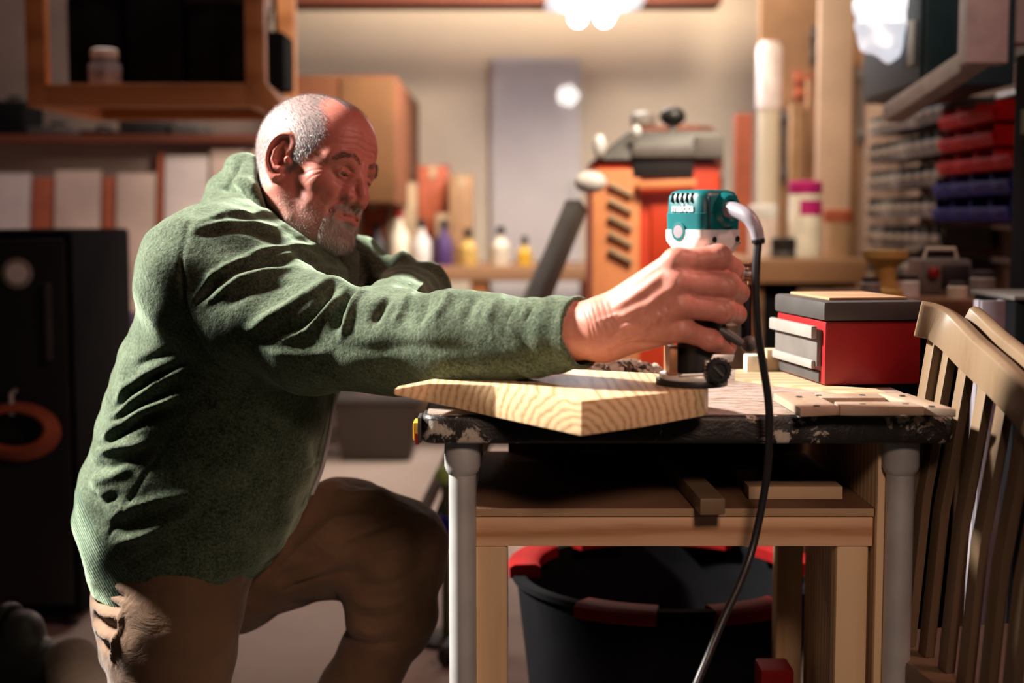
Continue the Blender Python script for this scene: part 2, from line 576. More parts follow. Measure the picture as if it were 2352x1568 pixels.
def sdf_mesh(f, lo, hi, h):
    """surface nets over a block-sparse grid: (vertices, quads)"""
    B = 8
    lo = np.asarray(lo, np.float32)
    nb = np.ceil((np.asarray(hi) - lo) / (h * B)).astype(int)
    n = nb * B
    D = np.full(n + 1, 9.0, np.float32)
    ib = np.stack(np.meshgrid(*[np.arange(k) for k in nb], indexing='ij'), -1).reshape(-1, 3)
    c = lo + (ib + 0.5).astype(np.float32) * (B * h)
    dc = np.concatenate([f(c[i:i + 40000]) for i in range(0, len(c), 40000)])
    R = 0.5 * math.sqrt(3) * B * h
    act = np.abs(dc) < R * 1.6 + 0.004
    for (i, j, k) in ib[(~act) & (dc < 0)] * B: D[i:i + B + 1, j:j + B + 1, k:k + B + 1] = -9
    g = np.stack(np.meshgrid(*[np.arange(B + 1)] * 3, indexing='ij'), -1).reshape(-1, 3)
    A = ib[act] * B
    for s in range(0, len(A), 150):
        a = A[s:s + 150]
        P = lo + (a[:, None, :] + g[None]).astype(np.float32) * h
        v = f(P.reshape(-1, 3)).reshape(len(a), B + 1, B + 1, B + 1)
        for q, (i, j, k) in enumerate(a): D[i:i + B + 1, j:j + B + 1, k:k + B + 1] = v[q]
    S = (D < 0)
    s8 = S.astype(np.int8)
    cnt = np.zeros(n, np.int8)
    for dx in (0, 1):
        for dy in (0, 1):
            for dz in (0, 1): cnt += s8[dx:n[0] + dx, dy:n[1] + dy, dz:n[2] + dz]
    idx = np.argwhere((cnt > 0) & (cnt < 8))
    vid = np.full(n, -1, np.int32)
    vid[tuple(idx.T)] = np.arange(len(idx))
    acc = np.zeros((len(idx), 3)); w = np.zeros(len(idx))
    for ax in range(3):
        o1, o2 = [q for q in range(3) if q != ax]
        for e1 in (0, 1):
            for e2 in (0, 1):
                ca = np.zeros(3, int); ca[o1] = e1; ca[o2] = e2
                cb = ca.copy(); cb[ax] = 1
                va = D[tuple((idx + ca).T)]; vb = D[tuple((idx + cb).T)]
                x = (va < 0) != (vb < 0)
                t = va[x] / (va[x] - vb[x])
                p = np.tile(ca.astype(float), (x.sum(), 1)); p[:, ax] = t
                acc[x] += p; w[x] += 1
    V = lo + (idx + acc / w[:, None]) * h
    Fs = []
    for ax in range(3):
        o1, o2 = (ax + 1) % 3, (ax + 2) % 3
        sl0 = [slice(None)] * 3; sl1 = [slice(None)] * 3
        sl0[ax] = slice(0, n[ax]); sl1[ax] = slice(1, n[ax] + 1)
        a, b = S[tuple(sl0)], S[tuple(sl1)]
        e = np.argwhere(a != b)
        e = e[(e[:, o1] > 0) & (e[:, o2] > 0) & (e[:, o1] < n[o1]) & (e[:, o2] < n[o2])]
        q = []
        for (d1, d2) in ((-1, -1), (0, -1), (0, 0), (-1, 0)):
            z = e.copy(); z[:, o1] += d1; z[:, o2] += d2
            q.append(vid[tuple(z.T)])
        q = np.stack(q, 1)
        fl = ~a[tuple(e.T)]
        q[fl] = q[fl][:, ::-1]
        Fs.append(q)
    F = np.concatenate(Fs)
    return V, F[(F >= 0).all(1)]


def normals(V, F):
    n = np.cross(V[F[:, 2]] - V[F[:, 0]], V[F[:, 3]] - V[F[:, 1]])
    out = np.zeros_like(V)
    for k in range(4): np.add.at(out, F[:, k], n)
    return out / np.maximum(np.linalg.norm(out, axis=1, keepdims=True), 1e-12)


def relax(V, F, it=2, lam=0.5):
    for _ in range(it):
        s = np.zeros_like(V); c = np.zeros(len(V))
        for k in range(4):
            a, b = F[:, k], F[:, (k + 1) % 4]
            np.add.at(s, a, V[b]); np.add.at(c, a, 1)
        V = V + lam * (s / np.maximum(c, 1)[:, None] - V)
    return V


def poly_dist(Q, pts):
    """distance of the points Q (N,k) to a polyline, and how far along it (0..1) the nearest place is"""
    pts = np.asarray(pts, float)
    L = np.r_[0, np.cumsum(np.linalg.norm(np.diff(pts, axis=0), axis=1))]
    best = np.full(len(Q), 1e9); par = np.zeros(len(Q))
    for i in range(len(pts) - 1):
        a, ab = pts[i], pts[i + 1] - pts[i]
        t = np.clip(((Q - a) @ ab) / max(ab @ ab, 1e-12), 0, 1)
        d = np.linalg.norm(Q - a - t[:, None] * ab, axis=1)
        x = d < best
        best[x] = d[x]; par[x] = (L[i] + t[x] * (L[i + 1] - L[i])) / L[-1]
    return best, par


def crease(Q, pts, amp, sig, fade=True):
    d, t = poly_dist(Q, pts)
    e = np.exp(-(d / sig) ** 2)
    if fade: e = e * np.clip(np.minimum(t, 1 - t) * 4 + 0.25, 0, 1)
    return amp * e


def split(V, F, mask):
    f = F[mask]
    u, inv = np.unique(f, return_inverse=True)
    return V[u], inv.reshape(f.shape)

M['absorbing_floor'] = plain('dark absorbing floor', (0.035, 0.030, 0.028), 0.85, spec=0.1)
# ------------------------------------------------------------------ the place: floor, walls, ceiling
def structure(name, lo, hi, mat, label=None):
    o = MB().box(lo, hi).build(name, mat)
    tag(o, label, None, None, 'structure')
    return o


XL, XR, YB, ZC = -3.2, 1.34, 7.0, 2.62
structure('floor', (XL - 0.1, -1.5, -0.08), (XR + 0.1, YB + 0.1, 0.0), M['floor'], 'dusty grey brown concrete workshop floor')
structure('floor', (-1.35, -1.5, 0.0), (XR + 0.1, 2.70, 0.004), M['absorbing_floor'], 'dark absorbing floor added to cut bounced light around the worktable')  # unseen layer, added to keep key light from bouncing up
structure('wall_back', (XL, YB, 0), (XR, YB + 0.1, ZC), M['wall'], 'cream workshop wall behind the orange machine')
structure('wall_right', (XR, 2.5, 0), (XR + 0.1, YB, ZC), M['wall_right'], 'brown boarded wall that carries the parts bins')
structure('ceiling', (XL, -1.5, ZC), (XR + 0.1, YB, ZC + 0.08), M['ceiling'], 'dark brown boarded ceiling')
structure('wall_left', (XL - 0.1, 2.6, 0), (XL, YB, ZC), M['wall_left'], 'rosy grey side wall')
b0 = at(960, 16, 6.0)
structure('trim_1', (XL, 5.9, at(0, 16, 6)[2]), (at(1650, 16, 6)[0], 6.1, at(0, 16, 6)[2] + 0.28), M['beam'], 'dark red loft beam across the room near the lamp')

def catmull(P, m=6):
    P = [np.asarray(p, float) for p in P]
    Q = [2 * P[0] - P[1]] + P + [2 * P[-1] - P[-2]]
    outp = []
    for i in range(1, len(Q) - 2):
        for k in range(m):
            t = k / m
            outp.append(0.5 * ((2 * Q[i]) + (-Q[i - 1] + Q[i + 1]) * t + (2 * Q[i - 1] - 5 * Q[i] + 4 * Q[i + 1] - Q[i + 2]) * t * t + (-Q[i - 1] + 3 * Q[i] - 3 * Q[i + 1] + Q[i + 2]) * t ** 3))
    outp.append(P[-1])
    return outp


def sweep(pts, prof, up=(0, 0, 1), tilt=None):
    """closed profile [(side, up)] swept along points"""
    V, F = [], []
    n = len(prof); m = len(pts)
    for i in range(m):
        d = pts[min(i + 1, m - 1)] - pts[max(i - 1, 0)]
        s, u, _ = basis(d, up)
        for (a, b) in prof: V.append(pts[i] + s * a + u * b)
    for i in range(m - 1):
        for k in range(n): F.append((i * n + k, i * n + (k + 1) % n, (i + 1) * n + (k + 1) % n, (i + 1) * n + k))
    F.append(tuple(range(n))); F.append(tuple(reversed([(m - 1) * n + k for k in range(n)])))
    return V, F


# ------------------------------------------------------------------ worktable
TZ = 0.742
TY0, TY1 = 1.637, 2.14
TXL, TXR = at(967, 955, TY0)[0], at(2200, 955, TY0)[0]
TTH = 0.034
table = empty('worktable', ((TXL + TXR) / 2, (TY0 + TY1) / 2, 0), 'small worktable with worn painted top, black splashed edge and steel legs', 'table')


def rrect(x0, x1, y0, y1, r, n=5):
    out = []
    for (cx, cy, a0) in ((x1 - r, y1 - r, 0), (x0 + r, y1 - r, 90), (x0 + r, y0 + r, 180), (x1 - r, y0 + r, 270)):
        for k in range(n + 1):
            a = math.radians(a0 + 90 * k / n)
            out.append((cx + r * math.cos(a), cy + r * math.sin(a)))
    return out


MB().prism(rrect(TXL, TXR, TY0, TY1, 0.02), TZ - TTH, TZ - 0.001).build('table_edge', M['table_edge'], table, 0.006, 3)
MB().prism(rrect(TXL + 0.006, TXR - 0.006, TY0 + 0.006, TY1 - 0.006, 0.018), TZ - 0.004, TZ).build('tabletop', M['table_top'], table)
LX0, LX1 = at(1063, 1300, 1.68)[0], at(2068, 1100, 1.68)[0]
for lx in (LX0, LX1):
    for ly in (1.68, TY1 - 0.045):
        lg = MB().tube([(lx, ly, 0.015), (lx, ly, TZ - TTH)], 0.0165, 20).build('leg', M['steel'], table)
        MB().lathe([(0.0165, 0), (0.0195, 0.004), (0.0215, 0.010), (0.0215, 0.043)], (lx, ly, TZ - TTH - 0.043), n=24).build('leg_socket', M['steel'], lg)
        MB().lathe([(0.020, 0), (0.021, 0.004), (0.0185, 0.03)], (lx, ly, 0.0), n=20).build('rubber_foot', M['rubber'], lg)

# ------------------------------------------------------------------ pine stand under the table
SY0, SY1 = 1.70, 2.12
SX0, SX1 = at(1090, 1200, SY0)[0], at(2006, 1200, SY0)[0]
SZ = at(1090, 1166, SY0)[2]
zr1 = at(1090, 1186, SY0)[2]
zr0 = at(1090, 1255, SY0)[2]
stand = empty('shelf_stand', ((SX0 + SX1) / 2, (SY0 + SY1) / 2, 0), 'pine stand with plywood shelf standing under the worktable', 'stand')
MB().box((SX0, SY0, zr1), (SX1, SY1, SZ)).build('plywood_shelf', M['ply'], stand, 0.001)
MB().box((SX0 - 0.0005, SY0 - 0.0015, zr1 + 0.0005), (SX1, SY0 + 0.004, SZ - 0.0008)).build('shelf_edge', M['ply_pale'], stand)
MB().box((SX0, SY0 + 0.001, zr0), (SX1, SY0 + 0.037, zr1)).build('rail', M['pine'], stand, 0.002)
MB().box((SX0, SY1 - 0.038, zr0), (SX1, SY1, zr1)).build('rail', M['pine'], stand, 0.002)
MB().box((SX0, SY0 + 0.037, zr0), (SX0 + 0.036, SY1 - 0.038, zr1)).build('rail', M['pine_y'], stand, 0.002)
MB().box((SX1 - 0.036, SY0 + 0.037, zr0), (SX1, SY1 - 0.038, zr1)).build('rail', M['pine_y'], stand, 0.002)
MB().box((SX0 + 0.04, SY1 - 0.006, SZ + 0.0005), (SX1 - 0.005, SY1, TZ - TTH - 0.004)).build('back_panel', M['ply'], stand)
pw = 0.0385
for px in (SX0 + 0.001, at(1922, 1300, SY0)[0]):
    for py in (SY0 + 0.001, SY1 - pw):
        MB().box((px, py, 0), (px + pw, py + pw, zr0)).build('post', M['pine_z'], stand, 0.003)
# upright plywood panel between stand and table leg
ux = at(2012, 1300, 1.69)[0]
tag(MB().box((ux, 1.69, 0), (ux + 0.013, 2.10, TZ - TTH - 0.002)).build('plywood_panel', M['pine_z'], None, 0.001),
    'upright plywood sheet with chipped edge beside the pine stand', 'panel')

# things lying on the shelf
a, b_ = at(1632, 1195, 1.66), at(1480, 1055, 2.08)
a[2] = SZ + 0.010; b_[2] = SZ + 0.010
a = np.array([at(1634, 1195, 1.665)[0], 1.655, SZ + 0.0105])
tag(MB().bar(a, (at(1530, 1080, 2.0)[0], 2.05, SZ + 0.0105), 0.030, 0.020).build('batten', M['chair'], None, 0.002),
    'dark square batten poking out over the shelf edge', 'batten')
bz = at(1720, 1130, 1.80)[2]
tag(MB().box((at(1720, 1120, 1.75)[0], 1.75, SZ + 0.0005), (at(1936, 1120, 1.75)[0], 1.79, SZ + 0.0165)).build('offcut', M['ply_pale'], None, 0.001),
    'pale flat offcut lying on the shelf behind the cord', 'offcut')
tag(MB().bar((at(1640, 1060, 2.05)[0], 2.07, SZ + 0.0115), (at(1715, 1110, 1.84)[0], 1.84, SZ + 0.0115), 0.028, 0.022).build('batten', M['ply'], None, 0.002),
    'short dark batten lying on the shelf beside the pale offcut', 'batten')

# black tub behind the stand, red pads round its rim
tcx, tcy, tzr, tr = float(at(1525, 1340, 2.37)[0]), 2.385, 0.358, 0.250
tub = empty('storage_tub', (tcx, tcy, 0), 'big round black tub with red rim pads on the floor behind the stand', 'tub')
MB().lathe([(tr * 0.80, 0.0), (tr * 0.84, 0.01), (tr, tzr), (tr + 0.008, tzr + 0.003), (tr + 0.008, tzr + 0.012), (tr - 0.012, tzr + 0.012), (tr - 0.014, tzr - 0.01), (tr * 0.78, 0.02), (0.01, 0.02)], (tcx, tcy, 0), n=64).build('body', M['cloth_black'], tub)
for (a0, a1) in ((146, 188), (102, 128), (52, 78), (-6, 34), (232, 262), (282, 312)):
    P = [(tcx + (tr - 0.012) * math.cos(math.radians(a0 + (a1 - a0) * k / 8)), tcy + (tr - 0.012) * math.sin(math.radians(a0 + (a1 - a0) * k / 8)), tzr + 0.018) for k in range(9)]
    if a0 > 200: P = [(p[0], p[1], p[2] - 0.018) for p in P]
    V, F = sweep(np.array(P), [(-0.026, -0.010), (0.026, -0.010), (0.026, 0.008), (0.018, 0.013), (-0.018, 0.013), (-0.026, 0.008)])
    MB().add(V, F, True).build('rim_pad', M['red_dull'], tub)
tag(MB().box((at(1745, 1530, 2.0)[0], 1.99, 0), (at(1822, 1530, 2.0)[0], 2.05, at(1780, 1533, 2.0)[2])).build('red_box', M['red_dull'], None, 0.006),
    'dark red upright box standing on floor between the stand posts', 'box')

# ------------------------------------------------------------------ slab being routed
BZ = 0.780
out = [((905, 893), 0.773), ((985, 880), 0.758), ((1060, 881), 0.750), ((1138, 884), 0.7425), ((1335, 920), 0.7425), ((1480, 906), 0.7445), ((1618, 893), 0.7495),
       ((1627, 888), 0.7495), ((1590, 868), 0.7425), ((1500, 856), 0.7425), ((1380, 850), 0.7425), ((1300, 846), 0.7425), ((1250, 846), 0.7425), ((1215, 852), 0.7425), ((1130, 862), 0.745), ((1000, 868), 0.757), ((915, 886), 0.770)]
pl = [atz(p[0], p[1], BZ)[:2] for p, _ in out]
slab = MB().prism(pl, [z for _, z in out], BZ).build('wooden_slab', M['slab'], None, 0.0022, 2)
def crack(pts):
    mb = MB()
    P = [at(x, y, float(np.interp(x, [1138, 1335], [1.6165, 1.4775]))) + np.array([-0.0002, -0.0002, 0]) for x, y in pts]
    for a, b in zip(P[:-1], P[1:]): mb.bar(a, b, 0.0012, 0.0010, (0.83, 0.55, 0))
    mb.build('crack', M['crack'], slab)


M['crack'] = plain('dark crack', (0.10, 0.075, 0.06), 0.9)
crack([(1150, 908), (1185, 917), (1215, 926), (1248, 940), (1280, 953), (1330, 962)])
crack([(1186, 944), (1205, 930), (1232, 911)])
crack([(1240, 905), (1275, 917), (1328, 934)])
tag(slab, 'thick golden wood slab with tapered end lying across the worktable', 'board')

# thin sheet and jig on the table
sh = [atz(x, y, TZ + 0.004)[:2] for x, y in ((1688, 868), (1690, 848), (1780, 846), (1890, 884), (2012, 892), (2060, 912), (1900, 894), (1780, 880))]
tag(MB().prism(sh, TZ + 0.0002, TZ + 0.004).build('thin_sheet', M['ply_pale'], None), 'thin pale plywood sheet lying flat in front of the red toolbox', 'sheet')
JZ = TZ + 0.014
jig = empty('routing_jig', atz(1990, 930, TZ), 'pale wooden routing jig of four screwed boards on table corner', 'jig')


def plank(px, z0, z1, mat, parent, name, bev=0.0012):
    return MB().prism([atz(x, y, z1)[:2] for x, y in px], z0, z1).build(name, mat, parent, bev)


plank(((1838, 938), (1929, 934), (1866, 902), (1777, 902)), TZ + 0.0045, JZ, M['jig'], jig, 'board')
plank(((2125, 934), (2196, 939), (2085, 903), (2018, 902)), TZ + 0.0045, JZ, M['jig'], jig, 'board')
plank(((1886, 913), (2034, 913), (2016, 903), (1870, 903)), TZ + 0.0045, JZ + 0.0005, M['jig'], jig, 'board')
plank(((1930, 933), (2124, 933), (2090, 921.5), (1916, 922)), TZ + 0.0045, JZ + 0.001, M['jig'], jig, 'board')
for (x, y) in ((1835, 910), (1876, 931), (1880, 907), (1980, 906.5), (2072, 908), (2140, 932), (1982, 927), (2080, 927)):
    c = atz(x, y, JZ + 0.001)
    MB().lathe([(0.0005, 0), (0.0038, 0.0), (0.0038, 0.0009), (0.0005, 0.0006)], (c[0], c[1], JZ + 0.0004), n=12).build('screw', M['charcoal'], jig)

# shavings pile, odd blocks behind the router
sv = MB()
for k in range(150):
    u = RNG.random()
    c = atz(1365 + 140 * u, 848 + 8 * RNG.random(), TZ)
    c = np.array([c[0], min(c[1], TY1 - 0.02) - 0.05 * RNG.random(), TZ + 0.001 + 0.012 * RNG.random() * math.sin(math.pi * u)])
    ax = RNG.normal(size=3); ax[2] *= 0.3
    s, uu, d = basis(ax)
    r = 0.004 + 0.006 * RNG.random(); w = 0.003 + 0.004 * RNG.random()
    V, F = [], []
    n = 7
    for i in range(n):
        t = i / (n - 1) * (2.5 + 2 * RNG.random())
        for q in (-1, 1): V.append(c + r * (math.cos(t) * s + math.sin(t) * uu) + d * w * q)
    V = [(p[0], p[1], max(p[2], TZ + 0.0008)) for p in V]
    for i in range(n - 1): F.append((2 * i, 2 * i + 1, 2 * i + 3, 2 * i + 2))
    sv.add(V, F, True)
o = sv.build('wood_shavings', M['cream'])
tag(o, 'small heap of curled wood shavings behind the slab', 'shavings', None, 'stuff')
c = atz(1712, 846, TZ)
tag(MB().box((c[0] - 0.012, TY1 - 0.075, TZ), (c[0] + 0.012, TY1 - 0.045, TZ + 0.028)).build('wood_block', M['cream'], None, 0.002),
    'cream square wood block behind the router', 'block')
tag(MB().box((c[0] + 0.018, TY1 - 0.07, TZ), (c[0] + 0.046, TY1 - 0.04, TZ + 0.036)).build('wood_block', M['card_pale'], None, 0.002),
    'tan upright wood block beside the toolbox', 'block')

# tape measure clipped to the table corner
tp = at(954, 985, 1.66)
tape = empty('tape_measure', (TXL, 1.66, tp[2]), 'yellow and black tape measure clipped on the table corner', 'tape measure')
MB().box((TXL - 0.010, 1.645, tp[2] - 0.012), (TXL - 0.004, 1.680, tp[2] + 0.010)).build('case', M['yellow'], tape, 0.002)
MB().box((TXL - 0.0045, 1.643, tp[2] - 0.014), (TXL - 0.0005, 1.682, tp[2] + 0.016)).build('clip', M['charcoal'], tape, 0.001)
MB().box((TXL - 0.0075, 1.6440, tp[2] - 0.016), (TXL - 0.003, 1.6455, tp[2] - 0.003)).build('button', M['red'], tape)

# ------------------------------------------------------------------ toolbox on the table
tb = empty('toolbox', atz(1960, 880, TZ), 'red toolbox with charcoal lid and grey latch on the table', 'toolbox')
f0 = atz(1893, 886, TZ + 0.004); k0 = atz(1783, 850, TZ + 0.004)
dirv = (k0 - f0)[:2]; Ltb = float(np.linalg.norm(dirv)); dirv /= Ltb
per = np.array([dirv[1], -dirv[0]])
WT = 0.135


def tbp(u, v): return tuple(f0[:2] + dirv * u + per * v)


ztb = TZ + 0.0045
H1 = at(1893, 738, f0[1])[2]; H2 = at(1893, 692, f0[1])[2]
MB().prism([tbp(0, 0), tbp(0, WT), tbp(Ltb, WT), tbp(Ltb, 0)], ztb, H1).build('body', M['red'], tb, 0.004)
MB().prism([tbp(-0.004, -0.004), tbp(-0.004, WT + 0.004), tbp(Ltb + 0.004, WT + 0.004), tbp(Ltb + 0.004, -0.004)], H1 + 0.0005, H2).build('lid', M['charcoal'], tb, 0.006)
MB().prism([tbp(0.02, 0.012), tbp(0.02, WT - 0.012), tbp(Ltb - 0.02, WT - 0.012), tbp(Ltb - 0.02, 0.012)], H2, H2 + 0.004).build('lid_panel', M['card'], tb, 0.002)
zh = H1 - ztb
lt = MB().prism([tbp(0.012, 0), tbp(Ltb - 0.012, 0), tbp(Ltb - 0.012, -0.007), tbp(0.012, -0.007)], ztb + zh * 0.28, ztb + zh * 0.86).build('latch', M['grey'], tb, 0.002)
MB().prism([tbp(0.010, -0.007), tbp(Ltb - 0.010, -0.007), tbp(Ltb - 0.010, -0.016), tbp(0.010, -0.016)], ztb + zh * 0.72, ztb + zh * 0.92).build('latch_bar', M['grey_pale'], lt, 0.003)
MB().prism([tbp(0.016, -0.007), tbp(Ltb - 0.016, -0.007), tbp(Ltb - 0.016, -0.013), tbp(0.016, -0.013)], ztb + zh * 0.24, ztb + zh * 0.38).build('latch_bar', M['grey_pale'], lt, 0.003)
MB().prism([tbp(0.014, 0), tbp(Ltb - 0.02, 0), tbp(Ltb - 0.02, -0.003), tbp(0.014, -0.003)], ztb + zh * 0.03, ztb + zh * 0.20).build('label_plate', M['charcoal'], tb, 0.001)

# ------------------------------------------------------------------ chair
chair = empty('slat_back_chair', (0.42, 1.55, 0), 'beech chair with curved top rail and tall slats by the table', 'chair')
rail = [(2108, 732, 1.765), (2150, 742, 1.758), (2192, 768, 1.735), (2240, 815, 1.68), (2300, 868, 1.60), (2360, 930, 1.52), (2430, 1010, 1.45), (2480, 1075, 1.40)]
RP = [at(*p) for p in rail]
RC = catmull(RP, 5)


CUP = np.array([0.16, 0.08, 1.0])
mb = MB(); mb.add(*sweep(RC, [(-0.010, -0.022), (0.012, -0.022), (0.012, 0.018), (0.006, 0.023), (-0.006, 0.023), (-0.010, 0.018)], CUP))
mb.build('top_rail', M['chair'], chair, 0.002)
RC2 = [p + np.array([0.030, 0.012, 0.010]) for p in RC[8:]]
mb = MB(); mb.add(*sweep(RC2, [(-0.010, -0.02), (0.010, -0.02), (0.010, 0.016), (0.004, 0.020), (-0.005, 0.020), (-0.010, 0.016)], CUP))
mb.build('rear_rail', M['chair'], chair, 0.002)
seat_z = 0.44
down = np.array([-0.075, -0.03, -1.0])


def railpt(px):
    for i in range(len(RC) - 1):
        p, q = RC[i], RC[i + 1]
        pa, pb = 1176 + FPX * p[0] / p[1], 1176 + FPX * q[0] / q[1]
        if pa <= px <= pb:
            return p + (q - p) * (px - pa) / (pb - pa)
    return RC[-1]


slat_px = (2154, 2188, 2230, 2277, 2322, 2372, 2424)
bots = []
for k, px in enumerate(slat_px):
    top = railpt(px) + np.array([0, 0, -0.012])
    L = (top[2] - seat_z)
    bot = top + np.array([-0.122 * L, -0.02 * L, -L])
    bots.append(bot)
    d = RC[-1] - RC[0]; d[2] = 0; d /= np.linalg.norm(d)
    nrm = np.cross(d, (0, 0, 1))
    mid = (top + bot) / 2 + np.array([-0.008, -0.004, 0])
    V, F = sweep([top, top * 0.6 + bot * 0.4 + np.array([-0.006, -0.003, 0]), mid, bot], [(-0.011, -0.006), (0.011, -0.006), (0.011, 0.006), (-0.011, 0.006)], nrm)
    MB().add(V, F).build('slat', M['chair'], chair, 0.002)
e0, e1 = bots[0], bots[-1]
dd = (e1 - e0); dd[2] = 0; dd /= np.linalg.norm(dd)
nn = np.array([-dd[1], dd[0], 0]) * (-1 if -dd[1] > 0 else 1)   # towards the seat
if nn[0] < 0: nn = -nn
wr = 0.045
c0, c1 = e0 - dd * wr, e1 + dd * wr
sd = 0.34
MB().prism([tuple((c0 + -nn * 0.02)[:2]), tuple((c1 - nn * 0.02)[:2]), tuple((c1 + nn * sd + dd * 0.02)[:2]), tuple((c0 + nn * sd - dd * 0.02)[:2])], seat_z - 0.03, seat_z).build('seat', M['chair'], chair, 0.006)
for (q, lean) in ((c0 + dd * 0.03, -nn), (c1 - dd * 0.03, -nn), (c0 + nn * (sd - 0.03), nn * 0.3), (c1 + nn * (sd - 0.03), nn * 0.3)):
    f = q + lean * 0.06
    MB().tube([(q[0], q[1], seat_z - 0.02), (f[0], f[1], 0.0)], [0.017, 0.013], 12).build('leg', M['chair'], chair)

# ------------------------------------------------------------------ router
RB = atz(1590, 876, BZ); RX, RY = at(1612, 700, 1.62)[0], 1.62
router = empty('trim_router', (RX, RY, BZ), 'teal and silver trim router with black base, gripped on the slab', 'router')


def rz(py): return float(at(1610, py, RY)[2])


TH = math.radians(39)
RM = Matrix.Translation((RX, RY, 0)) @ Matrix.Rotation(TH, 4, 'Z')   # local -y: right-hand face towards the camera, local -x: face with the print


def rsq(h, r, n=5):
    return rrect(-h, h, -h, h, r, n)


def stack(levels, n=5):
    """rounded squares at several heights: (half side, corner radius, z)"""
    V, F = [], []
    for (h, r, z) in levels:
        for (x, y) in rsq(h, r, n): V.append(tuple(RM @ Vector((x, y, z))))
    k = 4 * (n + 1)
    for i in range(len(levels) - 1):
        for j in range(k): F.append((i * k + j, i * k + (j + 1) % k, (i + 1) * k + (j + 1) % k, (i + 1) * k + j))
    F.append(tuple(reversed(range(k)))); F.append(tuple((len(levels) - 1) * k + j for j in range(k)))
    mb = MB(); mb.add(V, F, True)
    return mb


HS = 0.0318
cap = stack([(HS, 0.012, rz(528)), (HS + 0.0004, 0.012, rz(490)), (HS - 0.0004, 0.012, rz(489)), (HS - 0.001, 0.012, rz(452)), (HS - 0.004, 0.011, rz(441)), (HS - 0.010, 0.010, rz(436))]).build('motor_cap', M['teal'], router)
stack([(HS + 0.0012, 0.012, rz(545)), (HS + 0.0012, 0.012, rz(527))]).build('silver_collar', M['silver'], router)
stack([(0.0275, 0.022, rz(590)), (0.029, 0.021, rz(577)), (HS + 0.001, 0.013, rz(553)), (HS + 0.0012, 0.012, rz(544))]).build('silver_housing', M['silver'], router)
MB().lathe([(0.0275, rz(800)), (0.0285, rz(640)), (0.0285, rz(585))], (RX, RY, 0), n=40).build('motor_body', M['black'], router)
MB().lathe([(0.0290, rz(592)), (0.0290, rz(588))], (RX, RY, 0), n=40).build('blue_ring', M['blue'], router)


def lp(x, y, z): return tuple(RM @ Vector((x, y, z)))


# vent slots along the upper edge of the printed face
for k in range(5):
    y = 0.018 - k * 0.0075
    p0 = Vector(lp(-HS - 0.0003, y, rz(464))); p1 = Vector(lp(-HS + 0.0022, y, rz(444)))
    MB().bar(p0, p1, 0.0026, 0.0016, RM.to_3x3() @ Vector((1, 0, 0))).build('vent_slot', M['cloth_black'], cap)
# groove between the two half shells
for q in (-1,):
    MB().bar(lp(-HS + 0.0085, q * (HS + 0.0001), rz(527)), lp(-HS + 0.0085, q * (HS - 0.0008), rz(452)), 0.0028, 0.0012, RM.to_3x3() @ Vector((0, 1, 0))).build('shell_groove', M['teal_dark'], cap)
MB().bar(lp(-HS + 0.002, -HS - 0.0002, rz(489)), lp(HS - 0.006, -HS - 0.0002, rz(489)), 0.0008, 0.0008).build('shell_seam', M['teal_dark'], cap)
# brush cap, ring round it
MB().lathe([(0.0105, 0), (0.0105, 0.0012), (0.0080, 0.0014), (0.0078, 0.0006), (0.001, 0.0006)], lp(-HS - 0.0006, 0.006, rz(531)), tuple(RM.to_3x3() @ Vector((-1, 0, 0))), 28).build('brush_cap_ring', M['teal'], cap)
MB().lathe([(0.0074, 0), (0.0074, 0.0012), (0.001, 0.0014)], lp(-HS - 0.0009, 0.006, rz(531)), tuple(RM.to_3x3() @ Vector((-1, 0, 0))), 24).build('brush_cap', M['lilac_grey'], cap)
# maker's print
cu = bpy.data.curves.new('maker_print', 'FONT'); cu.body = 'makita'; cu.size = 0.0128; cu.extrude = 0.0003; cu.align_x = 'CENTER'; cu.align_y = 'CENTER'; cu.shear = 0.15; cu.offset = 0.0002
tmp = bpy.data.objects.new('tmp', cu); COL.objects.link(tmp)
dg = bpy.context.evaluated_depsgraph_get()
me = bpy.data.meshes.new_from_object(tmp.evaluated_get(dg))
bpy.data.objects.remove(tmp); bpy.data.curves.remove(cu)
pm = RM @ Matrix.Translation((-HS - 0.0005, 0.0015, rz(478))) @ Matrix.Rotation(-math.pi / 2, 4, 'Z') @ Matrix.Rotation(math.pi / 2, 4, 'X')
me.transform(pm)
link('maker_print', me, M['white_print'], cap)
# screws and lugs of the silver casting
for (x, z) in ((HS - 0.010, 548), (-HS + 0.016, 549)):
    MB().lathe([(0.0034, 0), (0.0034, 0.0010), (0.001, 0.0008)], lp(x, -HS - 0.0008, rz(z)), tuple(RM.to_3x3() @ Vector((0, -1, 0))), 16).build('screw', M['black'], router)
MB().bar(lp(-HS + 0.012, -HS + 0.001, rz(552)), lp(-HS + 0.012, -HS + 0.004, rz(572)), 0.008, 0.006, RM.to_3x3() @ Vector((0, 1, 0))).build('housing_rib', M['silver'], router, 0.001)
MB().bar(lp(HS - 0.006, -HS + 0.001, rz(550)), lp(HS - 0.012, -HS + 0.012, rz(580)), 0.010, 0.005, RM.to_3x3() @ Vector((0, 1, 0))).build('housing_rib', M['silver'], router, 0.001)
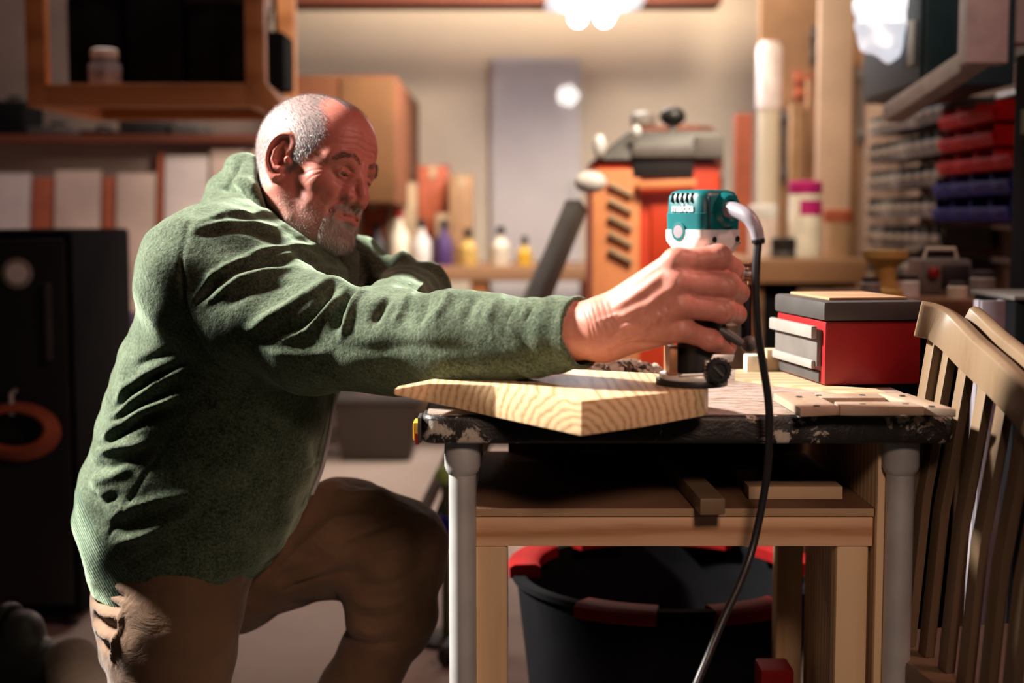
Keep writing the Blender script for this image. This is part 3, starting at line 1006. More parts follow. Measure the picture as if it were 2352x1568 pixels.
# cord boot, sleeve and cord
bn = RM.to_3x3() @ Vector((0.05, -1, 0)); bn.normalize()
bc = lp(0.0035, -HS + 0.002, rz(483))
MB().lathe([(0.0205, -0.004), (0.0195, 0.004), (0.0170, 0.0095), (0.0120, 0.0100), (0.0112, 0.006)], bc, tuple(bn), 28).build('boot_collar', M['teal'], cap)
BS = catmull([at(1670, 482, RY - 0.031), at(1690, 483, RY - 0.044), at(1718, 498, RY - 0.060), at(1735, 523, RY - 0.066), at(1742, 552, RY - 0.068)], 6)
sl = MB().tube(BS, [0.0092 - 0.0022 * i / (len(BS) - 1) for i in range(len(BS))], 18).build('cord_sleeve', M['grey_boot'], router)
MB().tube([at(1741, 548, RY - 0.068), at(1742, 554, RY - 0.068), at(1742, 560, RY - 0.068)], [0.0072, 0.0076, 0.0066], 18).build('sleeve_lip', M['rubber'], sl)
CP = catmull([at(1741, 556, RY - 0.068), at(1737, 610, RY - 0.070), at(1736, 680, RY - 0.070), at(1741, 760, RY - 0.066), at(1753, 840, RY - 0.050), at(1765, 920, 1.580), at(1767, 985, 1.585), at(1764, 1060, 1.60),
              at(1752, 1150, 1.605), at(1728, 1260, 1.60), at(1697, 1345, 1.58), at(1662, 1420, 1.56), at(1625, 1510, 1.54), at(1585, 1610, 1.52), at(1520, 1800, 1.52), np.array([0.13, 1.55, 0.02]), np.array([0.00, 1.60, 0.006]), np.array([-0.1, 1.55, 0.006])], 6)
MB().tube(CP, 0.0046, 12).build('power_cord', M['rubber'], router)
# base: black foot plate, cast bracket, window, knob
zb = BZ
fp = [(RX + 0.0475 * math.cos(t) * (1.0 if math.cos(t) < 0 else 0.72) - 0.004, RY + 0.045 * math.sin(t)) for t in np.linspace(0, 2 * math.pi, 40, endpoint=False)]
MB().prism(fp, zb + 0.0002, zb + 0.0068).build('foot_plate', M['black'], router, 0.001)
MB().prism([(RX + (x - RX) * 0.93, RY + (y - RY) * 0.93) for x, y in fp], zb + 0.0068, zb + 0.0135).build('base_casting', M['alu'], router, 0.0015)
zt = rz(800)
MB().box((RX - 0.040, RY - 0.030, zb + 0.0135), (RX - 0.0305, RY + 0.03, rz(790))).build('base_column', M['copper'], router, 0.001)
MB().prism([(RX - 0.030, zb + 0.0135), (RX + 0.006, zb + 0.0135), (RX + 0.014, rz(826)), (RX + 0.030, rz(822)), (RX + 0.032, rz(806)), (RX + 0.008, rz(806)), (RX - 0.002, rz(848)), (RX - 0.026, rz(850))],
           -RY + 0.034, -RY + 0.040, Matrix(((1, 0, 0, 0), (0, 0, -1, 0), (0, 1, 0, 0), (0, 0, 0, 1)))).build('bracket', M['alu'], router, 0.001)
MB().lathe([(0.0285, zb + 0.014), (0.0285, rz(795)), (0.026, rz(790))], (RX, RY, 0), n=32).build('chip_guard', M['black'], router)
kc = at(1648, 850, RY - 0.047)
MB().box((kc[0] - 0.013, RY - 0.045, zb + 0.0135), (kc[0] + 0.013, RY - 0.028, kc[2] + 0.010)).build('knob_block', M['alu'], router, 0.002)
kn = MB().lathe([(0.004, 0), (0.0132, 0.0), (0.0138, 0.002), (0.0138, 0.008), (0.0120, 0.0098), (0.0085, 0.0098), (0.0075, 0.007), (0.001, 0.007)], (kc[0], RY - 0.044, kc[2]), (0.15, -1, 0.0), 40).build('depth_knob', M['black'], router)
for k in range(20):
    t = 2 * math.pi * k / 20
    MB().bar((kc[0] + 0.0139 * math.cos(t), RY - 0.0465, kc[2] + 0.0139 * math.sin(t)), (kc[0] + 0.001 + 0.0139 * math.cos(t), RY - 0.0520, kc[2] + 0.0139 * math.sin(t)), 0.0018, 0.0014, (math.cos(t), 0, math.sin(t))).build('knob_ridge', M['black'], kn)
MB().bar((kc[0] - 0.006, RY - 0.0525, kc[2] + 0.006), (kc[0] + 0.006, RY - 0.0525, kc[2] - 0.006), 0.003, 0.003, (0, 1, 0)).build('knob_grip', M['charcoal'], kn)
# clamp and guide on the far side
gx = at(1712, 700, RY + 0.02)[0]
MB().box((gx - 0.007, RY + 0.004, rz(800)), (gx + 0.003, RY + 0.03, rz(655))).build('guide_plate', M['black'], router, 0.001)
MB().box((gx + 0.0035, RY + 0.0, rz(800)), (gx + 0.0075, RY + 0.03, rz(604))).build('guide_post', M['copper'], router, 0.001)
MB().box((gx - 0.010, RY + 0.004, rz(646)), (gx + 0.0035, RY + 0.02, rz(637))).build('clamp_arm', M['copper'], router, 0.0005)
MB().box((gx - 0.010, RY + 0.004, rz(614)), (gx + 0.0035, RY + 0.02, rz(606))).build('clamp_arm', M['copper'], router, 0.0005)
MB().lathe([(0.0095, 0), (0.0100, 0.001), (0.0100, 0.004), (0.006, 0.0045), (0.0045, 0.0045), (0.0045, 0.014)], (gx - 0.0085, RY + 0.008, rz(628)), (1, 0, 0), 20).build('clamp_nut', M['alu'], router)
MB().tube([at(1655, 758, RY - 0.035), at(1685, 775, RY - 0.04), at(1705, 790, RY - 0.042)], [0.0075, 0.0062, 0.0045], 14).build('lock_lever', M['charcoal'], router)
MB().ball(at(1722, 790, RY + 0.0), (0.011, 0.008, 0.010), 14, 8).build('lever_knob', M['grey'], router)

# ------------------------------------------------------------------ the person
HS_, HYAW, HPIT, HROL = 0.824, -0.6283, 0.1396, -0.2618
HT = np.array([-0.2822, 2.08, 1.0240])


def rotm(yaw, pitch, roll):
    cy, sy = math.cos(yaw), math.sin(yaw); cp, sp = math.cos(pitch), math.sin(pitch); cr, sr = math.cos(roll), math.sin(roll)
    return (np.array([[cy, -sy, 0], [sy, cy, 0], [0, 0, 1]]) @ np.array([[cp, 0, sp], [0, 1, 0], [-sp, 0, cp]]) @ np.array([[1, 0, 0], [0, cr, -sr], [0, sr, cr]]))


HR = rotm(HYAW, HPIT, HROL)


def h2w(P): return (np.asarray(P) * HS_) @ HR.T + HT


def w2h(P): return ((np.asarray(P) - HT) @ HR) / HS_


EYE = (0.0715, 0.0315, 0.0165)
ER = 0.0150
e_w = np.array([0.36, 0.93, 0.0]); e_w /= np.linalg.norm(e_w)
e_u = np.array([0.93, -0.36, 0.0]); e_u /= np.linalg.norm(e_u)
e_v = np.array([-0.22, 0.0, 1.0]); e_v -= e_u * (e_v @ e_u) * 0; e_v /= np.linalg.norm(e_v)
e_0 = np.array([-0.010, 0.0865, 0.014])


def earp(u, v, w): return e_0 + e_u * u + e_v * v + e_w * w


def ear_sdf(Q):
    q = Q - e_0.astype(np.float32)
    L = np.stack([q @ e_u.astype(np.float32), q @ e_v.astype(np.float32), q @ e_w.astype(np.float32)], -1)
    d = ell(L, (-0.007, 0.002, 0.004), (0.019, 0.034, 0.0055))
    d = smin(d, ell(L, (-0.004, 0, -0.004), (0.014, 0.024, 0.010)), 0.006)
    d = smax(d, -ell(L, (-0.001, -0.003, 0.0115), (0.0115, 0.0165, 0.0075)), 0.003)
    d = smax(d, -ell(L, (-0.010, 0.018, 0.0110), (0.009, 0.012, 0.0035)), 0.003)
    hel = [(0.006, 0.004, 0.004), (0.013, 0.014, 0.005), (0.013, 0.027, 0.006), (0.003, 0.0375, 0.008), (-0.012, 0.0365, 0.009), (-0.0235, 0.024, 0.010), (-0.0265, 0.006, 0.010), (-0.0225, -0.013, 0.009), (-0.013, -0.028, 0.007), (-0.002, -0.0365, 0.005), (0.006, -0.033, 0.003)]
    hel = [tuple(p) for p in catmull(hel, 3)]
    rr = [0.0030, 0.0036, 0.0040, 0.0044, 0.0044, 0.0042, 0.0040, 0.0040, 0.0050, 0.0072, 0.0055]
    rr = list(np.interp(np.linspace(0, 1, len(hel)), np.linspace(0, 1, len(rr)), rr))
    d = smin(d, chain(L, hel, rr), 0.0025)
    d = smin(d, chain(L, [(-0.006, 0.024, 0.0075), (-0.0145, 0.010, 0.009), (-0.0145, -0.006, 0.009), (-0.006, -0.018, 0.008), (0.002, -0.0215, 0.008)], [0.003, 0.0036, 0.0036, 0.0042, 0.0045]), 0.003)
    d = smin(d, seg(L, (0.0125, -0.008, 0.003), (0.0105, -0.004, 0.0075), 0.006, 0.0045), 0.003)
    return d


def head_sdf(P):
    x, y, z = P[:, 0], P[:, 1], P[:, 2]
    Q = np.stack([x, np.abs(y), z], -1)
    d = ell(P, (-0.030, 0, 0.052), (0.106, 0.0950, 0.0985))
    d = smin(d, ell(P, (0.024, 0, 0.058), (0.066, 0.068, 0.074)), 0.035)
    d = smin(d, ell(P, (0.028, 0, -0.020), (0.060, 0.062, 0.083)), 0.03)
    d = smin(d, ell(P, (-0.02, 0, -0.03), (0.055, 0.078, 0.06)), 0.03)
    d = smin(d, chain(Q, [(-0.012, 0.070, -0.040), (0.022, 0.056, -0.078), (0.070, 0.024, -0.098), (0.081, 0.0, -0.101)], [0.019, 0.020, 0.021, 0.0215]), 0.03)
    d = smin(d, ell(P, (0.025, 0, -0.085), (0.060, 0.050, 0.028)), 0.03)
    d = smin(d, seg(Q, (0.050, 0.048, -0.008), (0.064, 0.033, -0.018), 0.021, 0.019), 0.022)     # cheek
    d = smin(d, seg(Q, (0.046, 0.046, -0.050), (0.066, 0.031, -0.070), 0.017, 0.015), 0.02)      # jowl
    d = smax(d, -ell(Q, (0.104, 0.033, 0.016), (0.021, 0.021, 0.0125)), 0.014)                    # eye socket
    d = smin(d, chain(Q, [(0.0835, 0.006, 0.036), (0.083, 0.028, 0.0425), (0.064, 0.053, 0.036), (0.05, 0.056, 0.024)], [0.0105, 0.0115, 0.0115, 0.006]), 0.014)
    lid = np.sqrt(((Q - np.asarray(EYE, np.float32)) ** 2).sum(-1)) - (ER + 0.0016)
    d = smin(d, lid, 0.004)
    d = smax(d, -ell(Q, (0.0920, 0.0300, 0.0125), (0.014, 0.0120, 0.0028)), 0.0018)                # gap between the lids
    d = smin(d, chain(P, [(0.0835, 0, 0.034), (0.0975, 0, 0.010), (0.1110, 0, -0.0150), (0.1095, 0, -0.0230)], [0.0105, 0.0115, 0.0130, 0.0138]), 0.012)
    d = smin(d, seg(Q, (0.0990, 0.0165, -0.0235), (0.090, 0.0205, -0.0250), 0.0112, 0.0090), 0.0065)
    d = smin(d, seg(Q, (0.086, 0.007, 0.022), (0.090, 0.018, -0.014), 0.0085, 0.0105), 0.010)
    d = smin(d, seg(P, (0.104, 0, -0.028), (0.092, 0, -0.036), 0.0075, 0.008), 0.008)
    d = smax(d, -ell(Q, (0.1020, 0.0100, -0.0365), (0.0066, 0.0050, 0.0050)), 0.003)
    d = smin(d, ell(P, (0.070, 0, -0.055), (0.0305, 0.040, 0.032)), 0.018)                         # muzzle
    d = smin(d, ell(P, (0.0855, 0, -0.093), (0.0155, 0.020, 0.016)), 0.014)                        # chin boss
    d = smin(d, chain(Q, [(0.0985, 0.0, -0.0490), (0.0960, 0.012, -0.0495), (0.084, 0.031, -0.0540)], [0.0058, 0.0060, 0.0036]), 0.006)
    d = smin(d, chain(Q, [(0.0985, 0.0, -0.0605), (0.0955, 0.012, -0.0612), (0.084, 0.030, -0.0560)], [0.0072, 0.0066, 0.0036]), 0.005)
    d = smax(d, -chain(Q, [(0.1060, 0, -0.0548), (0.1010, 0.013, -0.0550), (0.0895, 0.028, -0.0548), (0.082, 0.038, -0.0545)], [0.0014, 0.0014, 0.0014, 0.0008]), 0.002)
    d = smax(d, -seg(P, (0.104, -0.010, -0.0755), (0.104, 0.010, -0.0755), 0.007, 0.007), 0.010)   # hollow under the lip
    d = smin(d, ear_sdf(Q), 0.004)
    nk = [w2h(at(*p)) for p in ((690, 430, 2.09), (655, 520, 2.10), (600, 640, 2.10))]
    d = smin(d, chain(P, nk, [0.066, 0.074, 0.09]), 0.03)
    return d


hv, hf = sdf_mesh(head_sdf, (-0.20, -0.125, -0.22), (0.135, 0.125, 0.162), 0.00155)
hv = relax(hv, hf, 1, 0.4)
hn = normals(hv, hf)
ay = np.abs(hv[:, 1])
front = np.c_[hv[:, 1], hv[:, 2]]
frontm = np.c_[ay, hv[:, 2]]
isf = np.clip((hv[:, 0] - 0.045) / 0.02, 0, 1)
disp = np.zeros(len(hv))
for (pts, amp, sg) in (
        ([(-0.052, 0.070), (-0.025, 0.079), (0.0, 0.076), (0.028, 0.079), (0.05, 0.07)], -0.0015, 0.0022),
        ([(-0.050, 0.060), (-0.026, 0.0685), (0.0, 0.064), (0.028, 0.0685), (0.05, 0.06)], -0.0020, 0.0022),
        ([(-0.045, 0.0535), (-0.026, 0.0595), (-0.008, 0.054)], -0.0018, 0.002),
        ([(0.045, 0.0535), (0.026, 0.0595), (0.008, 0.054)], -0.0018, 0.002),
        ([(-0.045, 0.090), (0, 0.094), (0.045, 0.09)], -0.0009, 0.002),
        ([(-0.006, 0.032), (-0.0055, 0.048)], -0.0020, 0.0018), ([(0.006, 0.032), (0.0055, 0.048)], -0.0020, 0.0018)):
    disp += crease(front, pts, amp, sg) * isf
for (pts, amp, sg) in (
        ([(0.019, -0.016), (0.030, -0.030), (0.039, -0.046), (0.042, -0.062)], -0.0042, 0.0042),
        ([(0.026, -0.018), (0.038, -0.030), (0.048, -0.045)], 0.0022, 0.008),
        ([(0.014, 0.008), (0.026, 0.0005), (0.040, 0.003), (0.048, 0.010)], -0.0019, 0.0022),
        ([(0.016, 0.001), (0.028, -0.0065), (0.044, -0.003)], -0.0014, 0.0024),
        ([(0.017, 0.0205), (0.028, 0.0262), (0.040, 0.0245), (0.047, 0.018)], -0.0022, 0.0017),
        ([(0.016, 0.0165), (0.028, 0.0198), (0.039, 0.018), (0.046, 0.0125)], 0.0010, 0.0016),
        ([(0.034, -0.064), (0.036, -0.078), (0.032, -0.088)], -0.0020, 0.004)):
    disp += crease(frontm, pts, amp, sg) * isf
side = np.c_[hv[:, 0], hv[:, 2]]
iss = np.clip((ay - 0.035) / 0.012, 0, 1) * (hv[:, 0] < 0.075)
for pts in ([(0.064, 0.021), (0.050, 0.030), (0.036, 0.034)], [(0.065, 0.015), (0.048, 0.018), (0.032, 0.016)], [(0.065, 0.010), (0.050, 0.004), (0.034, -0.006)], [(0.066, 0.004), (0.054, -0.006), (0.040, -0.020)]):
    disp += crease(side, pts, -0.0006, 0.0016) * iss
hv2 = hv + hn * disp[:, None]
# skin tone
tone = np.tile(np.array([0.60, 0.220, 0.170]), (len(hv), 1))


def mixc(w, c):
    global tone
    w = np.clip(w, 0, 1)[:, None]
    tone = tone * (1 - w) + np.asarray(c) * w


def g3(c, r): return np.exp(-(((np.c_[hv[:, 0], ay, hv[:, 2]] - c) / r) ** 2).sum(1))


mixc(g3((0.068, 0.045, -0.018), 0.026) * 0.55, (0.56, 0.17, 0.14))
mixc(g3((0.112, 0.0, -0.020), 0.020) * 0.6, (0.55, 0.16, 0.13))
mixc(g3((-0.012, 0.095, 0.014), 0.040) * 0.7, (0.62, 0.18, 0.14))
mixc(g3((0.080, 0.031, 0.012), 0.020) * 0.5, (0.36, 0.13, 0.10))
lips = (np.exp(-((hv[:, 2] + 0.0555) / 0.0085) ** 4) * np.exp(-(ay / 0.031) ** 6) * (hv[:, 0] > 0.082))
mixc(lips * 0.75, (0.46, 0.13, 0.11))
stub = np.clip((-hv[:, 2] - 0.030) / 0.03, 0, 1) * np.clip((hv[:, 0] + 0.02) / 0.04, 0, 1) * (1 - lips) * (hv[:, 2] > -0.135)
mixc(stub * 0.28, (0.40, 0.30, 0.26))
goat = np.clip((hv[:, 0] - 0.066 - 0.25 * np.clip(ay - 0.015, 0, 1)) / 0.010, 0, 1) * np.clip((-0.060 - hv[:, 2]) / 0.012, 0, 1) * (hv[:, 2] > -0.125)
mixc(goat * (1 - lips) * 0.45, (0.46, 0.38, 0.33))


def hairline(V):
    """>0 inside the cropped hair: the crown behind a receding line, the sides, the back, a sideburn in front of the ear"""
    x, y, z = V[:, 0], np.abs(V[:, 1]), V[:, 2]
    lim = np.interp(z, [-0.075, -0.03, 0.0, 0.022, 0.045, 0.07, 0.10, 0.125, 0.15], [-0.070, -0.024, 0.020, 0.034, 0.052, 0.060, 0.044, 0.024, 0.012])
    # temples recede, a thin middle tongue on top
    lim = lim + np.where(z > 0.11, np.where(y < 0.03, 0.030, -0.004), 0.0)
    return lim - x


hm = hairline(hv) + RNG.normal(0, 0.003, len(hv))
hairw = np.clip(hm / 0.012, 0, 1) * (hv[:, 2] > -0.078)
earmask = np.clip(1 - ear_sdf(np.c_[hv[:, 0], ay, hv[:, 2]].astype(np.float32)) / 0.004, 0, 1)
mixc(hairw * (1 - earmask) * 0.85, (0.26, 0.225, 0.22))
Hd_v = h2w(hv2); Hd_f = hf; Hd_t = tone.copy()

# ------------------------------------------------------------------ gripping hand
fr = 0.0135
YF = RY - 0.0285 - 0.0115
HW = dict(
    wr=[at(1180, 770, 1.660), at(1300, 760, 1.622), at(1372, 757, 1.604)], wr_r=[0.036, 0.0335, 0.0325],
    idx=[at(1552, 604, 1.566), at(1650, 592, YF - 0.006), at(1683, 618, RY - 0.012), at(1676, 632, RY + 0.020)], idx_r=[0.0150, 0.0138, 0.0122, 0.0105],
    mid=[at(1556, 650, 1.560), at(1672, 656, YF - 0.010), at(1696, 672, RY - 0.012), at(1684, 678, RY + 0.022)], mid_r=[0.0150, 0.0140, 0.0125, 0.0105],
    rng=[at(1562, 700, 1.562), at(1662, 712, YF - 0.009), at(1690, 722, RY - 0.012), at(1680, 728, RY + 0.020)], rng_r=[0.0145, 0.0138, 0.0122, 0.0105],
    pky=[at(1566, 757, 1.572), at(1632, 781, YF - 0.002), at(1668, 796, RY - 0.022), at(1672, 797, RY - 0.008)], pky_r=[0.0128, 0.0112, 0.0108, 0.0092],
    thb=[at(1440, 735, 1.625), at(1515, 660, 1.662), at(1585, 645, RY + 0.040), at(1640, 655, RY + 0.036)], thb_r=[0.020, 0.0145, 0.0125, 0.0105],
)


def grip_sdf(P):
    d = chain(P, HW['wr'], HW['wr_r'], 0.01)
    palm = None
    for (b, c, rb) in (((1395, 722, 1.600), 'idx', 0.0215), ((1398, 748, 1.594), 'mid', 0.022), ((1398, 770, 1.594), 'rng', 0.022), ((1395, 786, 1.600), 'pky', 0.020)):
        b = at(*b); e = HW[c][0]
        m = (b + e) / 2 + np.array([0, -0.002, 0.0])
        q = chain(P, [b, m, e], [rb, (rb + HW[c + '_r'][0]) / 2, HW[c + '_r'][0]])
        palm = q if palm is None else smin(palm, q, 0.012)
    d = smin(d, palm, 0.018)
    d = smin(d, seg(P, at(1440, 745, 1.615), at(1540, 690, 1.600), 0.024, 0.020), 0.02)
    d = smin(d, chain(P, HW['thb'], HW['thb_r'], 0.004), 0.016)
    for c, k in (('idx', 0.0035), ('mid', 0.0035), ('rng', 0.0035), ('pky', 0.0035)):
        p, r = HW[c], HW[c + '_r']
        q = chain(P, p, r, 0.003)
        q = smin(q, np.sqrt(((P - p[1].astype(np.float32)) ** 2).sum(-1)) - r[1] * 1.06, 0.005)      # knuckle
        q = smin(q, np.sqrt(((P - (p[0] + np.array([0, -0.0035, 0.002])).astype(np.float32)) ** 2).sum(-1)) - r[0] * 0.98, 0.008)
        d = smin(d, q, k)
    d = smax(d, -(np.sqrt((P[:, 0] - RX) ** 2 + (P[:, 1] - RY) ** 2) - 0.0282), 0.001)            # rests on the motor body
    return d


lo = np.minimum(at(1180, 850, 1.5), at(1180, 850, 1.7)); lo[1] = 1.52
hi = at(1730, 540, 1.68); hi[1] = 1.70; lo[2] -= 0.02; hi[2] += 0.01; lo[0] -= 0.01
gv, gf = sdf_mesh(grip_sdf, lo, hi, 0.0016)
gv = relax(gv, gf, 2, 0.5)
gn = normals(gv, gf)


def pw(pts, Y): return [at(x, y, Y)[[0, 2]] for x, y in pts]


gq = gv[:, [0, 2]]
fc = np.clip(-gn[:, 1] * 1.5 + 0.3, 0, 1)
gd = np.zeros(len(gv))
for (pts, amp, sg) in (
        ([(1405, 715), (1470, 670), (1545, 612)], 0.0022, 0.0050), ([(1410, 735), (1480, 700), (1548, 655)], 0.0022, 0.0046), ([(1420, 755), (1490, 735), (1555, 702)], 0.0018, 0.0046),
        ([(1430, 775), (1500, 770), (1560, 757)], 0.0014, 0.005),
        ([(1370, 740), (1420, 722), (1455, 735), (1500, 690), (1530, 690)], 0.0011, 0.0022), ([(1400, 780), (1440, 745), (1480, 755), (1520, 725)], 0.0011, 0.0022),
        ([(1342, 705), (1354, 740), (1362, 790)], -0.0006, 0.0013), ([(1352, 702), (1362, 742), (1372, 792)], -0.0006, 0.0013), ([(1362, 699), (1374, 745), (1386, 792)], -0.0006, 0.0012), ([(1374, 695), (1386, 740), (1398, 785)], -0.0005, 0.0012), ([(1386, 690), (1398, 730), (1412, 775)], -0.0005, 0.0012), ([(1400, 690), (1412, 735), (1424, 765)], -0.0004, 0.0012),
        ([(1492, 725), (1500, 735), (1497, 748)], -0.0012, 0.0018), ([(1510, 710), (1520, 722), (1515, 738)], -0.0012, 0.0018), ([(1528, 700), (1534, 714), (1530, 730)], -0.0010, 0.0016),
        ([(1600, 575), (1605, 600), (1600, 622)], -0.0005, 0.003), ([(1652, 575), (1660, 600)], -0.0010, 0.0016), ([(1672, 640), (1682, 660), (1680, 680)], -0.0012, 0.0018), ([(1664, 695), (1674, 715), (1668, 735)], -0.0012, 0.0018),
        ([(1400, 808), (1450, 790), (1490, 790), (1560, 795)], -0.0014, 0.003), ([(1420, 790), (1460, 775), (1480, 760)], -0.001, 0.002)):
    gd += crease(gq, pw(pts, 1.562), amp, sg) * fc
gv = gv + gn * gd[:, None]
gt = np.tile(np.array([0.61, 0.262, 0.200]), (len(gv), 1))
for c in ('idx', 'mid', 'rng', 'pky'):
    for k in (0, 1):
        w = np.exp(-(((gv - HW[c][k]) / 0.014) ** 2).sum(1))[:, None] * 0.5
        gt = gt * (1 - w) + np.array([0.58, 0.20, 0.16]) * w
w = np.clip((gv[:, 0] - at(1580, 700, 1.57)[0]) / 0.02, 0, 1)[:, None] * 0.35
gt = gt * (1 - w) + np.array([0.60, 0.21, 0.165]) * w

# ------------------------------------------------------------------ other hand, flat on the slab behind the sleeve
OH = at(1120, 862, 1.80)
OH[2] = BZ + 0.013
od = np.array([0.80, -0.45, 0.0]); od /= np.linalg.norm(od)
os_ = np.array([od[1], -od[0], 0.0])                   # towards the camera


def olp(a, b, c): return OH + od * a + os_ * b + np.array([0, 0, c])


LARM = [at(720, 610, 2.25), at(945, 668, 2.17), olp(-0.13, 0, 0.035), olp(-0.085, 0, 0.012)]


def other_sdf(P):
    d = chain(P, [LARM[1], LARM[2], LARM[3]], [0.040, 0.028, 0.026], 0.01)
    palm = None
    for k, b in enumerate((-0.030, -0.010, 0.010, 0.028)):
        q = seg(P, olp(-0.075, b * 0.55, 0.008), olp(0.0, b, 0.004), 0.016, 0.0115)
        palm = q if palm is None else smin(palm, q, 0.01)
    d = smin(d, palm, 0.015)
    for k, (b, L, sp) in enumerate(((-0.030, 0.072, -0.016), (-0.010, 0.082, -0.004), (0.010, 0.076, 0.008), (0.028, 0.060, 0.020))):
        q = chain(P, [olp(0, b, 0.004), olp(L * 0.5, b + sp * 0.5, 0.005), olp(L * 0.8, b + sp * 0.8, 0.0), olp(L, b + sp, -0.003)], [0.0115, 0.0098, 0.009, 0.0078], 0.003)
        d = smin(d, q, 0.005)
    q = chain(P, [olp(-0.06, -0.022, 0.004), olp(-0.015, -0.055, 0.0), olp(0.02, -0.066, -0.003)], [0.016, 0.0115, 0.009], 0.003)
    return smin(d, q, 0.01)


ov, of = sdf_mesh(other_sdf, OH + np.array([-0.30, -0.14, -0.05]), OH + np.array([0.13, 0.45, 0.20]), 0.003)
ot = np.tile(np.array([0.57, 0.30, 0.225]), (len(ov), 1))

# ------------------------------------------------------------------ trunk and limbs under the clothes
RH, LH = at(410, 1285, 2.00), at(530, 1290, 2.17)
RK = np.array([at(375, 1568, 1.95)[0] + 0.005, 1.93, 0.085]); LK = at(905, 1262, 2.12)
RA = at(165, 1530, 2.40); LA = np.array([-0.325, 2.12, 0.10])
RS, LS = at(500, 655, 1.905), at(720, 610, 2.25)
REl = at(850, 792, 1.79)


def inner_sdf(P):
    d = chain(P, [at(440, 1190, 2.07), at(460, 1050, 2.07), at(560, 760, 2.08), at(600, 600, 2.09)], [0.09, 0.11, 0.13, 0.07], 0.03)
    d = smin(d, chain(P, [RS, REl, at(1200, 768, 1.655)], [0.05, 0.042, 0.034]), 0.03)
    d = smin(d, chain(P, [LS, LARM[1]], [0.05, 0.038]), 0.03)
    d = smin(d, chain(P, [RH, RK, RA], [0.070, 0.052, 0.035]), 0.03)
    d = smin(d, chain(P, [LH, at(790, 1235, 2.14), LK, at(905, 1420, 2.12), LA], [0.066, 0.058, 0.055, 0.045, 0.035]), 0.03)
    return d


iv, iff = sdf_mesh(inner_sdf, (-0.85, 1.75, -0.02), (0.12, 2.55, 1.02), 0.011)
it_ = np.tile(np.array([0.55, 0.29, 0.22]), (len(iv), 1))

Vs, Fs, Ts, k = [], [], [], 0
for v, f, t in ((Hd_v, Hd_f, Hd_t), (gv, gf, gt), (ov, of, ot), (iv, iff, it_)):
    Vs.append(v); Fs.append(f + k); Ts.append(t); k += len(v)
me = mesh_np('person', np.concatenate(Vs), np.concatenate(Fs))
at_ = me.color_attributes.new('tone', 'FLOAT_COLOR', 'POINT')
tt = np.concatenate(Ts); at_.data.foreach_set('color', np.c_[tt, np.ones(len(tt))].astype(np.float32).ravel())
person = link('person', me, M['skin'])
tag(person, 'man with cropped grey hair in green jacket kneeling at the worktable and gripping the router', 'person')

# eyes
eye_m, nt, bs = nodes('eye')
a_ = N(nt, 'ShaderNodeVertexColor', layer_name='tone'); nt.links.new(a_.outputs[0], bs.inputs['Base Color'])
bs.inputs['Roughness'].default_value = 0.12
for s in (-1, 1):
    mb = MB().ball((0, 0, 0), ER * HS_, 28, 20)
    V = np.array(mb.v)
    look = np.array([0.88, -0.05, -0.42]); look /= np.linalg.norm(look)
    c = np.clip((V / (ER * HS_)) @ look, -1, 1); ang = np.degrees(np.arccos(c))
    colr = np.where(ang[:, None] < 11, [[0.004, 0.004, 0.004]], np.where(ang[:, None] < 27, [[0.035, 0.022, 0.014]], [[0.42, 0.33, 0.30]]))
    o = mb.build('eye', eye_m, person)
    me = o.data
    ca = me.color_attributes.new('tone', 'FLOAT_COLOR', 'POINT')
    ca.data.foreach_set('color', np.c_[colr, np.ones(len(colr))].astype(np.float32).ravel())
    o.matrix_parent_inverse = Matrix.Identity(4)
    m = Matrix(HR.tolist()).to_4x4(); m.translation = Vector(h2w(np.array([EYE]) * np.array([1, s, 1]))[0])
    o.matrix_basis = m


# hair: short tapering strands rooted in the scalp
def strands(name, mask, count, length, width, dirf, mat, lift=0.35, label=None):
    tri = hf[mask[hf].mean(1) > 0.5]
    if not len(tri): return
    pick = RNG.integers(0, len(tri), count)
    wts = RNG.dirichlet((1, 1, 1, 1), count)
    root = (hv2[tri[pick]] * wts[..., None]).sum(1)
    n = (hn[tri[pick]] * wts[..., None]).sum(1); n /= np.linalg.norm(n, axis=1, keepdims=True)
    d = dirf(root)
    d = d - n * (d * n).sum(1, keepdims=True); d /= np.linalg.norm(d, axis=1, keepdims=True) + 1e-9
    d = d + RNG.normal(0, 0.28, d.shape); d /= np.linalg.norm(d, axis=1, keepdims=True)
    g = d * (1 - lift) + n * lift; g /= np.linalg.norm(g, axis=1, keepdims=True)
    L = (length * (0.6 + 0.7 * RNG.random(count)))[:, None]
    s = np.cross(g, n); s /= np.linalg.norm(s, axis=1, keepdims=True) + 1e-9
    w = width
    mid = root + g * L * 0.55 + n * L * 0.05
    tip = root + (g + d * 0.25) * L
    b = root - n * 0.0006
    V = np.stack([b - s * w, b + s * w, mid - s * w * 0.8, mid + s * w * 0.8, tip - s * w * 0.25, tip + s * w * 0.25], 1)
    V = h2w(V.reshape(-1, 3))
    i = np.arange(count)[:, None] * 6
    F = np.concatenate([i + np.array([[0, 1, 3, 2]]), i + np.array([[2, 3, 5, 4]])])
    o = link(name, mesh_np(name, V, F), mat, person)
    tag(o, label, None, None, 'stuff')
    return o


hair_mask = (hm > 0.003) & (hv[:, 2] > -0.075) & (earmask < 0.2)


def hair_dir(r):
    d = np.zeros_like(r)
    d[:, 0] = 0.75 * np.clip((r[:, 2] - 0.02) / 0.1, -0.2, 1) - 0.15
    d[:, 2] = -0.8 * np.clip(np.abs(r[:, 1]) / 0.07, 0, 1)
    d[:, 0] += 0.35
    return d


